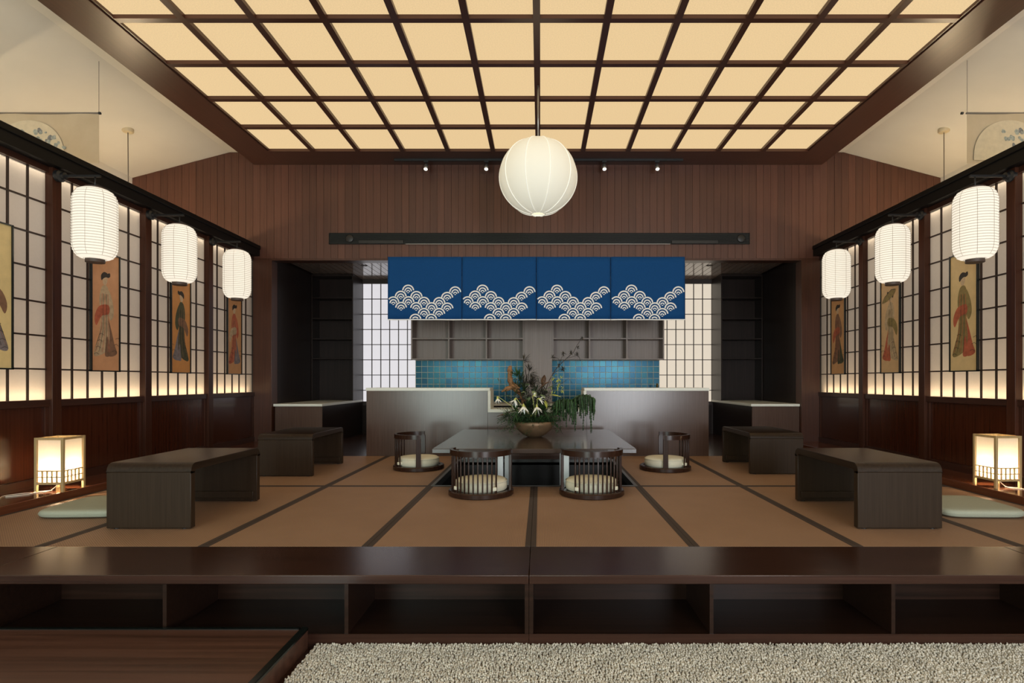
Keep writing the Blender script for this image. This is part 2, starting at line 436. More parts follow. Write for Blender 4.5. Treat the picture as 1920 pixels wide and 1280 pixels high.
for s in (-1, 1):
    side = 'left' if s < 0 else 'right'
    def bs(name, mat, a, b_, y0, y1, z0, z1, bevel=0.0, parent=None):
        x0, x1 = sx(s, a, b_)
        return box(name, mat, (x0, x1, y0, y1, z0, z1), parent, bevel)
    wl = struct(bs('wall_' + side, 'box_white', 4.20, 4.26, 2.465, YB, FLOOR, 2.81), side + ' partition of backlit paper shoji over dark wood panels')
    bs('lower_core', 'panel_wood', 4.03, 4.2, 2.465, YB, FLOOR, 0.70, parent=wl)
    bs('head_rail', 'rail_wood', 3.985, 4.03, 2.465, YB, ZT, 2.67, parent=wl)
    bs('sill', 'rail_wood', 3.972, 4.05, 2.465, YB, 0.70, ZB, 0.003, parent=wl)
    bs('sill_bed', 'box_white', 4.05, 4.2, 2.465, YB, 0.70, 0.745, parent=wl)
    bs('beam', 'black_beam', 3.90, 4.26, 2.44, YB - 0.004, 2.67, 2.765, parent=wl)
    bs('beam_cap', 'black_beam', 3.886, 4.28, 2.43, YB - 0.004, 2.765, 2.815, 0.004, parent=wl)
    bs('bottom_rail', 'rail_wood', 3.975, 4.03, 2.465, YB, 0.06, 0.13, parent=wl)
    for p in POSTS:
        bs('post', 'post_wood', 3.955, 4.04, p - 0.045, p + 0.045, 0.06, 2.67, 0.003, parent=wl)
    bs('end_post', 'post_wood', 3.96, 4.2, 2.44, 2.466, FLOOR, 2.67, parent=wl)
    for (y0, y1) in BAYS:
        n = 6; cw = (y1 - y0) / n
        bs('wainscot_panel', 'panel_wood', 4.0, 4.03, y0 + 0.03, y1 - 0.03, 0.13, 0.70, 0.002, parent=wl)
        for yy in ((y0, y0 + 0.03), (y1 - 0.03, y1)):
            bs('panel_stile', 'post_wood', 3.985, 4.03, yy[0], yy[1], 0.13, 0.70, parent=wl)
        for k in range(1, n):
            # the two middle bars stop where the print hangs in front of them
            y = y0 + k * cw
            bs('mullion', 'lattice_wood', 4.002, 4.016, y - 0.006, y + 0.006, ZB, ZT, parent=wl)
        for z in ZH:
            bs('crossbar', 'lattice_wood', 4.003, 4.016, y0, y1, z - 0.0065, z + 0.0065, parent=wl)
        pm = {}
        for k in range(n):
            for (z0, z1) in ROWS:
                h = round(z1 - z0, 4)
                if h not in pm:
                    pm[h] = MB().quad((0, -cw / 2, -h / 2), (0, cw / 2, -h / 2), (0, cw / 2, h / 2), (0, -cw / 2, h / 2)).mesh('paper_pane', 'shoji_paper')
                put('paper_pane', pm[h], wl, (s * 4.0165, y0 + (k + 0.5) * cw, (z0 + z1) / 2))
    strip('led_strip', s, 4.085, 0.764, 0.75, 6.5)
    strip('led_strip', s, 4.07, 2.645, -0.8, 4.2)
    o = area_light('pane_fill_light', (s * 4.19, 5.28, 1.69), (0, R(90) * s, 0), 1.75, 5.4, 5.0, (1.0, 0.86, 0.74))  # added fill lamp behind the panes, brightening their middle evenly

# ---- back wall: vertical planks over the kitchen opening
ZO = 2.644; XO = 3.735
def ztop(x):
    x = abs(x); return 4.14 if x <= 4.33 else 4.14 - 0.36 * (x - 4.33) / 1.37
mb = MB()
mb.prism([(-5.7, ZO), (5.7, ZO), (5.7, 3.78), (4.33, 4.14), (-4.33, 4.14), (-5.7, 3.78)], 'Y', YB + 0.02, YB + 0.18)
for s in (-1, 1):
    x0, x1 = sx(s, XO + 0.01, 5.7); mb.box(x0, x1, YB + 0.02, YB + 0.18, FLOOR, ZO)
wb = struct(mb.build('wall_back', 'pit_black'), 'dark brown plank wall above the kitchen opening')
npl = 114; pw = 11.4 / npl
for k in range(npl):
    x0 = -5.7 + k * pw + 0.0016; x1 = x0 + pw - 0.0032
    if x0 < -4.33 < x1 or x0 < 4.33 < x1:
        pts = [(x0, ZO), (x1, ZO), (x1, ztop(x1) - 0.004), (math.copysign(4.33, x0), 4.136), (x0, ztop(x0) - 0.004)]
    else:
        pts = [(x0, ZO), (x1, ZO), (x1, ztop(x1) - 0.004), (x0, ztop(x0) - 0.004)]
    off = random.uniform(0, 0.003)
    MB().prism(pts, 'Y', YB + off, YB + 0.02).build('plank', 'plank_wood', wb)
for s in (-1, 1):
    x0, x1 = sx(s, XO, 3.998)
    box('column', 'column_wood', (x0, x1, YB, YB + 0.18, 0.0, ZO), wb, 0.004)
    box('column_base', 'column_wood', (x0 - 0.004, x1 + 0.004, YB - 0.008, YB, 0.0, 0.07), wb)
box('lintel', 'column_wood', (-XO, XO, YB + 0.004, YB + 0.18, ZO - 0.03, ZO), wb)

# ---- kitchen alcove behind the opening
XA = 3.735; YN = 9.40; YS = 9.94
for s in (-1, 1):
    side = 'left' if s < 0 else 'right'
    x0, x1 = sx(s, XA, XA + 0.1)
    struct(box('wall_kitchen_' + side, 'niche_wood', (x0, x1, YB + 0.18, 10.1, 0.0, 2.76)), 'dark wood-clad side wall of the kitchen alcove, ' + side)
struct(box('wall_kitchen_back', 'white_paint', (-XA - 0.1, XA + 0.1, YS + 0.04, YS + 0.16, 0.0, 2.76)), 'back wall of the kitchen alcove')
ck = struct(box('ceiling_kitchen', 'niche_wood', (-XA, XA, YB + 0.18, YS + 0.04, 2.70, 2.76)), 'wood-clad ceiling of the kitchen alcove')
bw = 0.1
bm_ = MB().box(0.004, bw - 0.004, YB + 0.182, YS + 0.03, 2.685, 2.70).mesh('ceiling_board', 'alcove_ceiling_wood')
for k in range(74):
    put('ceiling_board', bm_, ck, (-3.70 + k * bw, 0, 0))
# paper windows at the back
for k, s in enumerate((-1, 1)):
    x0, x1 = sx(s, 1.96, 3.04)
    mb = MB()
    mb.box(x0, x1, YS - 0.03, YS + 0.01, 2.61, 2.685); mb.box(x0, x1, YS - 0.03, YS + 0.01, 0.50, 0.56)
    mb.box(*sx(s, 3.04, 3.06), YS - 0.03, YS + 0.01, 0.0, 2.685)
    wn = struct(mb.build('window_%d' % (k + 1), 'lattice_wood'), 'backlit paper lattice window at the %s of the kitchen' % ('left' if s < 0 else 'right'))
    box('lower_panel', 'niche_wood', (x0, x1, YS - 0.03, YS + 0.035, 0.0, 0.498), wn)
    zs = [0.56, 0.755, 1.02, 1.285, 1.55, 1.815, 2.08, 2.345, 2.61]
    xs = [3.04 - 0.155 * i for i in range(8)]
    for x in xs[1:]:
        a, b_ = sx(s, x - 0.006, x + 0.006); box('mullion', 'lattice_wood', (a, b_, YS - 0.02, YS, 0.56, 2.61), wn)
    for z in zs[1:-1]:
        box('crossbar', 'lattice_wood', (x0, x1, YS - 0.018, YS, z - 0.006, z + 0.006), wn)
    pm = {}
    for i in range(7):
        for j in range(8):
            h = round(zs[j + 1] - zs[j], 4)
            if h not in pm:
                pm[h] = MB().box(-0.0775, 0.0775, 0, 0.004, -h / 2, h / 2).mesh('paper_pane', 'window_paper_cool' if s < 0 else 'window_paper_warm')
            put('paper_pane', pm[h], wn, (s * (3.04 - 0.155 * (i + 0.5)), YS + 0.002, (zs[j] + zs[j + 1]) / 2))
# tiled block between the windows, with the pillar in its middle
tb = struct(box('wall_tiled', 'grout', (-2.06, 2.07, 9.63, YS + 0.03, 0.0, 2.685)), 'kitchen back wall of small glazed blue tiles')
tm = MB().box(-0.0460, 0.0460, -0.006, 0.0, -0.0456, 0.0456)
tme = tm.mesh('tile', 'tile_blue')
for i in range(18):
    for j in range(7):
        for x0 in (-2.055, 0.25):
            o = put('tile', tme, tb, (x0 + 0.0505 + i * 0.101, 9.63 - random.uniform(0, 0.0012), 0.612 + j * 0.1))
            o.rotation_euler = (R(random.uniform(-0.3, 0.3)), 0, R(random.uniform(-0.3, 0.3)))
struct(box('wall_pillar', 'cabinet_wood', (-0.21, 0.245, 9.30, 9.628, 0.56, 2.685)), 'grey-brown wooden pillar between the two open cabinets')

# ================================================================== kitchen furniture
# open wall cabinets left and right of the pillar
for s, (x0, x1) in ((-1, (-2.06, -0.212)), (1, (0.247, 2.08))):
    t = thing('wall_cabinet', 'open grey-brown wall cabinet %s of the pillar, above the blue tiles' % ('left' if s < 0 else 'right'), 'cabinet', ((x0 + x1) / 2, 9.30, 1.264), 0, 'open kitchen wall cabinets')
    w2 = (x1 - x0) / 2; D = 0.32; Hc = 1.04
    for a in (-w2, w2 - 0.022):
        box('side_panel', 'cabinet_wood', (a, a + 0.022, 0, D, 0, Hc), t)
    for k in (1, 2):
        a = -w2 + 2 * w2 * k / 3
        box('divider', 'cabinet_wood', (a - 0.011, a + 0.011, 0.004, D, 0.02, Hc - 0.02), t)
    for z in (0.0, 0.335, 0.675, Hc - 0.02):
        box('shelf', 'cabinet_wood', (-w2 + 0.022, w2 - 0.022, 0.002, D, z, z + 0.02), t)
    box('back_panel', 'cabinet_wood', (-w2 + 0.022, w2 - 0.022, D - 0.016, D - 0.001, 0.02, Hc - 0.02), t)

# back worktop under the tiles
t = thing('back_worktop', 'low grey worktop under the blue tiles, seen through the counter gap', 'counter', (0, 9.05, 0))
box('cabinet_body', 'niche_wood', (-2.05, 2.05, 0.04, 0.568, 0, 0.52), t)
box('worktop', 'grout', (-2.055, 2.055, 0, 0.568, 0.52, 0.558), t, 0.004)
# small brass tap at the right end of the worktop
t = thing('tap', 'small brass tap behind the right bar counter', 'tap', (1.955, 9.30, 0.558))
MB().lathe([(0.022, 0), (0.022, 0.012), (0.012, 0.02), (0.012, 0.06)], 12, cap=True).build('base', 'brass', t, True)
MB().tube([(0, 0, 0.05), (0, 0, 0.25), (0, -0.01, 0.29), (0, -0.05, 0.315), (0, -0.09, 0.29), (0, -0.095, 0.26)], 0.01, 8).build('spout', 'brass', t, True)

# bar counters with the stepped white top
YC = 6.945
for s, x0, x1, lab in ((-1, -2.07, -0.59, 'left'), (1, 0.62, 2.11, 'right')):
    t = thing('bar_counter', 'tall dark wood bar counter under the white top, %s of the flowers' % lab, 'counter', ((x0 + x1) / 2, YC, 0), 0, 'bar counters in front of the kitchen')
    w2 = (x1 - x0) / 2
    box('front_panel', 'counter_wood', (-w2 + 0.001, w2 - 0.001, 0.0, 0.02, 0.0, 0.793), t)
    box('body', 'niche_wood', (-w2 + 0.012, w2 - 0.012, 0.02, 0.46, 0.0, 0.793), t)
    xe = -w2 if s < 0 else w2 - 0.012
    box('end_panel', 'counter_wood', (xe, xe + 0.012, 0.02, 0.47, 0.0, 0.793), t)
t = thing('low_counter', 'low dark wood counter section in the gap between the two bar counters', 'counter', (0.015, YC, 0))
box('front_panel', 'counter_wood', (-0.603, 0.603, 0.0, 0.02, 0.0, 0.53), t)
box('body', 'niche_wood', (-0.6, 0.6, 0.02, 0.46, 0.0, 0.53), t)
t = thing('low_countertop', 'white stone top dipping between the two bar counters, with upright ends', 'countertop', (0.02, YC, 0.53))
box('low_slab', 'stone_white', (-0.608, 0.598, -0.006, 0.47, 0.0, 0.04), t, 0.002)
for a in (-0.608, 0.563):
    box('upright', 'stone_white', (a, a + 0.035, -0.006, 0.47, 0.04, 0.263), t, 0.002)
for a, b_, lab in ((-2.075, -0.56, 'left'), (0.59, 2.115, 'right')):
    tag(box('countertop', 'stone_white', (a, b_, YC - 0.006, YC + 0.47, 0.7935, 0.829), None, 0.002), 'white stone top of the tall %s bar counter' % lab, 'countertop', 'white bar tops')

# side counters and bookcases at both ends of the alcove
for s in (-1, 1):
    lab = 'left' if s < 0 else 'right'
    t = thing('side_counter', 'dark side counter with a white top at the %s end of the kitchen' % lab, 'counter', (s * 3.385, 8.06, 0), 0, 'side counters')
    x0, x1 = -0.345, 0.345
    box('front_panel', 'counter_wood', (x0 + 0.02, x1 - 0.002, 0.012, 0.032, 0.0, 0.555), t)
    box('body', 'niche_wood', (x0 + 0.02, x1 - 0.002, 0.032, 1.85, 0.0, 0.555), t)
    box('top_slab', 'stone_white', (x0, x1 + 0.001, 0.0, 1.85, 0.555, 0.59), t, 0.002)
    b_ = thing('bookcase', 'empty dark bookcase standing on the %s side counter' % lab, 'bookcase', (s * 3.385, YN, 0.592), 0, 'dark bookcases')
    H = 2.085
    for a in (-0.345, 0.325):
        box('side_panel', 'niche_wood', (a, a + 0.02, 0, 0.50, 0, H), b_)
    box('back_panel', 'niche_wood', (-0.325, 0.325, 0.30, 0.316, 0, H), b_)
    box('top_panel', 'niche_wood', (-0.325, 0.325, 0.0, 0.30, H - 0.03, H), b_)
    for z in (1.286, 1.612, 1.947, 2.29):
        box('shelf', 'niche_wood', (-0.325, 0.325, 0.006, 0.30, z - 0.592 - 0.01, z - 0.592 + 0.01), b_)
    xf = (0.325 if s < 0 else -0.345)
# recessed downlights in the alcove ceiling
for s in (-1, 1):
    t = thing('downlight', 'small recessed downlight in the %s part of the kitchen ceiling' % ('left' if s < 0 else 'right'), 'light', (s * 2.645, 8.72, 2.685), 0, 'kitchen downlights')
    MB().lathe([(0.045, 0.0), (0.05, -0.004), (0.035, -0.006), (0.034, 0.0)], 20).build('trim_ring', 'collar_brown', t, True)
    MB().lathe([(0.034, -0.001), (0.001, -0.001)], 20).build('lens', 'dark_lens', t)

# ================================================================== luminous ceiling
ZC = 3.96
lc = thing('luminous_ceiling', 'large glowing paper ceiling panel in a dark wooden grid frame', 'ceiling light', (0.022, 4.0, ZC))
def lbox(name, mat, x0, x1, y0, y1, z0, z1, bevel=0.0):
    return box(name, mat, (x0, x1, y0 - 4.0, y1 - 4.0, z0 - ZC, z1 - ZC), lc, bevel)
XI = 3.588; YI1 = 7.55; RP = 0.683; NR = 10; YI0 = YI1 - NR * RP
lbox('side_beam', 'frame_wood', -4.0, -XI, YI0, YB - 0.003, ZC, 4.139, 0.003)
lbox('side_beam', 'frame_wood', XI, 4.0, YI0, YB - 0.003, ZC, 4.139, 0.003)
lbox('back_beam', 'frame_wood_x', -XI, XI, YI1, YB - 0.003, ZC, 4.139)
lbox('front_beam', 'frame_wood_x', -4.0, 4.0, YI0 - 0.45, YI0, ZC, 4.139)
for s in (-1, 1):
    x0, x1 = sx(s, XI - 0.022, XI); lbox('inner_lip', 'frame_wood', x0, x1, YI0, YI1, ZC + 0.012, ZC + 0.05)
CP = 2 * XI / 12
for k in range(1, 12):
    x = -XI + k * CP; lbox('grid_bar', 'frame_wood', x - 0.030, x + 0.030, YI0, YI1, ZC + 0.0005, ZC + 0.036)
for j in range(1, NR):
    y = YI1 - j * RP; lbox('grid_crossbar', 'frame_wood_x', -XI + 0.022, XI - 0.022, y - 0.030, y + 0.030, ZC + 0.001, ZC + 0.036)
pm = MB().box(-CP / 2, CP / 2, -RP / 2, RP / 2, 0, 0.006).mesh('paper_panel', 'ceiling_paper')
for k in range(12):
    for j in range(NR):
        put('paper_panel', pm, lc, (-XI + (k + 0.5) * CP, YI1 - (j + 0.5) * RP - 4.0, 0.036))

# ================================================================== wall-hung things
# blue curtain with white scale waves
NX0, NX1, NZ0, NZ1 = -2.09, 2.085, 1.767, 2.657
nor = thing('noren_curtain', 'blue split curtain with white scale waves over the kitchen opening', 'curtain', ((NX0 + NX1) / 2, YB - 0.035, NZ0))
PWD = (NX1 - NX0) / 4; PH = NZ1 - NZ0
def fold(p, x, z):
    """gentle folds of a cloth panel: offset towards the room"""
    u = (z / PH)
    return -(0.006 * math.sin(7.0 * x + 1.7 * p) + 0.005 * math.sin(17 * x + 2.1 * p + 1.5 * u)) * (1.1 - 0.8 * u) - 0.008 * (1 - u)
SCL = PWD / 447.0
fans = [(123, 168), (405, 178), (78, 204), (173, 206), (357, 211), (33, 238), (125, 238), (218, 241), (310, 243), (80, 271), (172, 273), (264, 274), (358, 275), (218, 308), (309, 308), (167, 343), (262, 343)]
for p in range(4):
    xa = -2 * PWD + p * PWD + 0.003; xb = xa + PWD - 0.006
    nx, nz = 28, 10
    mb = MB()
    for side in (0, 1):
        for j in range(nz + 1):
            for i in range(nx + 1):
                x = xa + (xb - xa) * i / nx; z = PH * j / nz
                mb.v.append((x, fold(p, x, z) + (0.0025 if side else 0), z))
    n1 = (nx + 1) * (nz + 1)
    for j in range(nz):
        for i in range(nx):
            a = j * (nx + 1) + i
            mb.face((a, a + 1, a + nx + 2, a + nx + 1)); mb.face((n1 + a + 1, n1 + a, n1 + a + nx + 1, n1 + a + nx + 2))
    for i in range(nx):
        mb.face((i + 1, i, n1 + i, n1 + i + 1)); a = nz * (nx + 1) + i; mb.face((a, a + 1, n1 + a + 1, n1 + a))
    for j in range(nz):
        a = j * (nx + 1); mb.face((a, a + nx + 1, n1 + a + nx + 1, n1 + a)); a += nx; mb.face((a + nx + 1, a, n1 + a, n1 + a + nx + 1))
    cp = mb.build('cloth_panel', 'noren_blue', nor, True)
    # printed waves, one scale = four concentric arcs cut by the scales of the row below
    pr = MB(); HEM = 0.018
    def pt(px, py):
        x = xa + px * SCL; z = PH - py * SCL
        return (x, fold(p, x, z) - 0.0012, z)
    for (fx, ft) in fans:
        cy = ft + 36.0
        cuts = [(fx - 46.5, cy + 34.5, 40.0), (fx + 46.5, cy + 34.5, 40.0)]
        for ro, ri, dz in ((36.5, 28.4, 0), (22.8, 15.4, 3.0), (12.2, 6.2, 8.0), (5.0, 0.2, 15.0)):
            n = 24
            for i in range(n):
                a0 = R(-4) + R(188) * i / n; a1 = R(-4) + R(188) * (i + 1) / n
                q = [(fx + r_ * math.cos(a), cy + dz - r_ * math.sin(a)) for r_, a in ((ri, a0), (ro, a0), (ro, a1), (ri, a1))]
                c_ = ((q[0][0] + q[2][0]) / 2, (q[0][1] + q[2][1]) / 2)
                if any((c_[0] - x) ** 2 + (c_[1] - y) ** 2 < r_ * r_ for x, y, r_ in cuts): continue
                
                if any(PH - y * SCL < HEM or x < 2 or x > 443 for x, y in q): continue
                pr.quad(*[pt(*k) for k in q])
    for i in range(nx):       # white hem
        x0 = xa + (xb - xa) * i / nx; x1 = xa + (xb - xa) * (i + 1) / nx
        pr.quad(*[(x, fold(p, x, z) - 0.0012, z) for x, z in ((x0, 0.0), (x1, 0.0), (x1, HEM - 0.003), (x0, HEM - 0.003))])
    pr.build('wave_print', 'print_white', cp)['label'] = 'white printed scale waves and hem'
MB().tube([(-2 * PWD, 0.02, PH - 0.01), (2 * PWD, 0.02, PH - 0.01)], 0.009, 8).build('rod', 'black_metal', nor, True)

# long air grille above the curtain
g = thing('air_grille', 'long black slotted air grille set in the plank wall', 'air vent', (0.04, YB, 2.918))
GW = 2.96; GH = 0.078
MB().box(-GW, GW, -0.006, -0.001, -GH, GH).build('backing', 'pit_black', g)
mb = MB(); mb.box(-GW, GW, -0.022, -0.001, GH - 0.008, GH); mb.box(-GW, GW, -0.022, -0.001, -GH, -GH + 0.008); mb.box(-GW, -GW + 0.008, -0.022, -0.001, -GH, GH); mb.box(GW - 0.008, GW, -0.022, -0.001, -GH, GH)
mb.build('frame', 'grille_metal', g)
sm = MB().box(-GW + 0.02, GW - 0.02, -0.018, -0.007, -0.0035, 0.0035).mesh('slat', 'grille_metal')
for k in range(9):
    put('slat', sm, g, (0, 0, -0.056 + k * 0.014))
for x in (-GW + 0.29, GW - 0.12):
    MB().lathe([(0.001, 0.0), (0.045, 0.0), (0.058, 0.006), (0.058, 0.02)], 24).build('round_nozzle', 'black_metal', g, True, (x, -0.026, 0)).rotation_euler = (R(-90), 0, 0)
for a, b_ in ((-GW + 0.42, -GW + 1.05), (GW - 1.1, GW - 0.45)):
    box('open_louvre', 'black_metal', (a, b_, -0.03, -0.012, -GH + 0.004, -GH + 0.05), g, 0.003)
box('lower_trim', 'grey_metal', (-GW + 1.08, GW - 1.12, -0.024, -0.018, -GH - 0.004, -GH + 0.003), g)

# track with four spotlights under the back beam of the luminous ceiling
t = thing('track_light', 'black ceiling track with four small spotlights behind the paper globe', 'track light', (0.03, 7.81, ZC))
box('track', 'black_metal', (-1.98, 1.98, -0.018, 0.018, -0.03, -0.001), t)
for px in (799, 912, 1133, 1232):
    x = (px - 1013) * 7.81 / 1066.7 + 0.053 - 0.03
    hd = MB(); hd.box(-0.03, 0.03, -0.016, 0.016, -0.05, -0.03); hd.tube([(0, 0, -0.05), (0, 0, -0.085)], 0.006, 8)
    arm = hd.build('adapter', 'black_metal', t, loc=(x, 0, 0))
    h = MB().lathe([(0.001, 0.045), (0.024, 0.045), (0.028, 0.03), (0.03, -0.045), (0.026, -0.045), (0.025, -0.038)], 16).build('spot_head', 'grey_metal', t, True, (x, -0.01, -0.115))
    h.rotation_euler = (R(-32), 0, 0)
    MB().lathe([(0.025, -0.040), (0.001, -0.040)], 16).build('lens', 'spot_lens', h)
    spot_light('spot_beam', (x, -0.055, -0.17), (x * 0.55, -1.9, -3.6), 26, NEUT, 42, 0.7, 0.03, t)

# round paper globe on a rod
gl = thing('globe_lantern', 'large round white paper globe lantern hanging in the middle', 'lantern', (0.031, 5.87, 3.015))
prof = []
for i in range(33):
    a = -PI / 2 + PI * i / 32
    r_ = 0.40 * math.cos(a); z = 0.388 * math.sin(a)
    if i in (0, 32): r_ = 0.0
    prof.append((r_, z))
prof = [p for p in prof if p[0] > 0.066]
gs = MB().lathe([(0.066, prof[0][1] - 0.004)] + prof + [(0.066, prof[-1][1] + 0.004)], 48).build('paper_shade', 'globe_paper', gl, True)
mb = MB()
for k in range(10):
    a = 2 * PI * k / 10
    mb.tube([((r_ + 0.0005) * math.cos(a), (r_ + 0.0005) * math.sin(a), z) for r_, z in prof], 0.006, 5)
mb.build('seam', 'globe_seam', gl, True)
MB().lathe([(0.066, -0.385), (0.069, -0.385), (0.069, -0.366), (0.066, -0.366)], 32).build('bottom_ring', 'globe_seam', gl, True)
MB().lathe([(0.066, 0.366), (0.069, 0.366), (0.069, 0.390), (0.001, 0.392)], 32).build('top_cap', 'globe_seam', gl, True)
MB().tube([(0, 0, 0.385), (0, 0, ZC - 3.015)], 0.009, 10).build('rod', 'grey_metal', gl, True)

# six cylindrical paper lanterns on wall arms
def make_lantern():
    t = thing('paper_lantern', 'x', 'lantern', (0, 0, 0), 0, 'ribbed paper lanterns on the shoji partitions')
    r0 = 0.157; z0, z1 = -0.69, -0.11        # relative to the arm
    prof = []; nr = 26
    h = z1 - z0
    def rad(z):
        u = min(z - z0, z1 - z) / 0.115
        return r0 if u >= 1 else 0.078 + (r0 - 0.078) * math.sqrt(max(0, 1 - (1 - u) ** 2))
    for i in range(nr * 3 + 1):
        z = z0 + h * i / (nr * 3)
        prof.append((rad(z) - (0.0028 if i % 3 else 0.0), z))
    MB().lathe(prof, 40).build('paper_shade', 'lantern_paper', t, True)
    mb = MB()
    for i in range(nr + 1):
        z = z0 + h * i / nr; r_ = rad(z)
        mb.lathe([(r_ - 0.001, z - 0.0030), (r_ + 0.0012, z - 0.0016), (r_ + 0.0012, z + 0.0016), (r_ - 0.001, z + 0.0030)], 40)
    mb.build('ribs', 'rib_wire', t, True)
    mb = MB()
    for k in range(8):
        a = 2 * PI * (k + 0.3) / 8
        mb.tube([((rad(z0 + h * i / 20) + 0.001) * math.cos(a), (rad(z0 + h * i / 20) + 0.001) * math.sin(a), z0 + h * i / 20) for i in range(21)], 0.0014, 4)
    mb.build('cords', 'seam_cord', t)
    MB().lathe([(0.001, z0 - 0.028), (0.066, z0 - 0.028), (0.068, z0 - 0.026), (0.068, z0 + 0.006), (0.05, z0 + 0.006)], 32).build('bottom_collar', 'collar_brown', t, True, angle=40)
    MB().lathe([(0.05, z1 - 0.004), (0.073, z1 - 0.004), (0.073, z1 + 0.014), (0.001, z1 + 0.016)], 32).build('top_collar', 'collar_brown', t, True, angle=40)
    MB().tube([(0, 0, z1 + 0.01), (0, 0, 0.0)], 0.0065, 8).build('hanging_rod', 'black_metal', t, True)
    arm = MB(); arm.box(-0.30, 0.045, -0.009, 0.009, -0.009, 0.009); arm.build('arm', 'black_metal', t)
    br = MB().lathe([(0.001, 0.0), (0.036, 0.0), (0.048, 0.008), (0.048, 0.04), (0.030, 0.05), (0.030, 0.075), (0.001, 0.078)], 20).build('wall_bracket', 'black_metal', t, True, (-0.322, 0, 0), angle=35)
    br.rotation_euler = (0, R(90), 0)
    return t
lant = make_lantern(); first = True
words = ['nearest the camera', 'second from the camera', 'farthest from the camera']
for s in (-1, 1):
    for k, y in enumerate((4.72, 5.825, 6.93)):
        place(lant, first, 'white ribbed paper lantern on the %s partition, %s' % ('left' if s < 0 else 'right', words[k]), (s * 3.64 + (0.02 if s > 0 else 0), y, 2.61), 0 if s < 0 else PI)
        first = False

# white pendants in the side aisles: far pair shows canopy and cord; near pair is unseen, added for light
def make_pendant():
    t = thing('pendant_cord_lamp', 'x', 'pendant lamp', (0, 0, 0), 0, 'aisle pendants')
    MB().lathe([(0.001, -0.028), (0.055, -0.024), (0.062, -0.014), (0.062, 0.02), (0.001, 0.024)], 24).build('canopy', 'canopy_cream', t, True, angle=50)
    MB().tube([(0, 0, -0.02), (0.003, 0.002, -0.6), (0, 0, -1.55)], 0.0055, 6).build('cord', 'cord_grey', t, True)
    MB().lathe([(0.001, -1.56), (0.06, -1.552), (0.12, -1.525), (0.17, -1.48), (0.165, -1.478), (0.115, -1.519), (0.06, -1.545), (0.001, -1.551)], 28).build('shade', 'lamp_paper', t, True)  # unseen shade, shaped as an open bowl to throw the light upward
    return t
pen = make_pendant(); first = True
for s in (-1, 1):
    for y, nm in ((6.93, 'above the far end of the %s partition'), (3.7, 'added out of view above the near end of the %s partition')):
        lab = 'cream ceiling canopy with thin cord ' + nm % ('left' if s < 0 else 'right')
        place(pen, first, lab, (s * 4.97, y, 3.965), 0); first = False
        point_light('pendant_bulb', (s * 4.97 + 0.03, y, 2.50), 38, (1.0, 0.77, 0.47), 0.06)

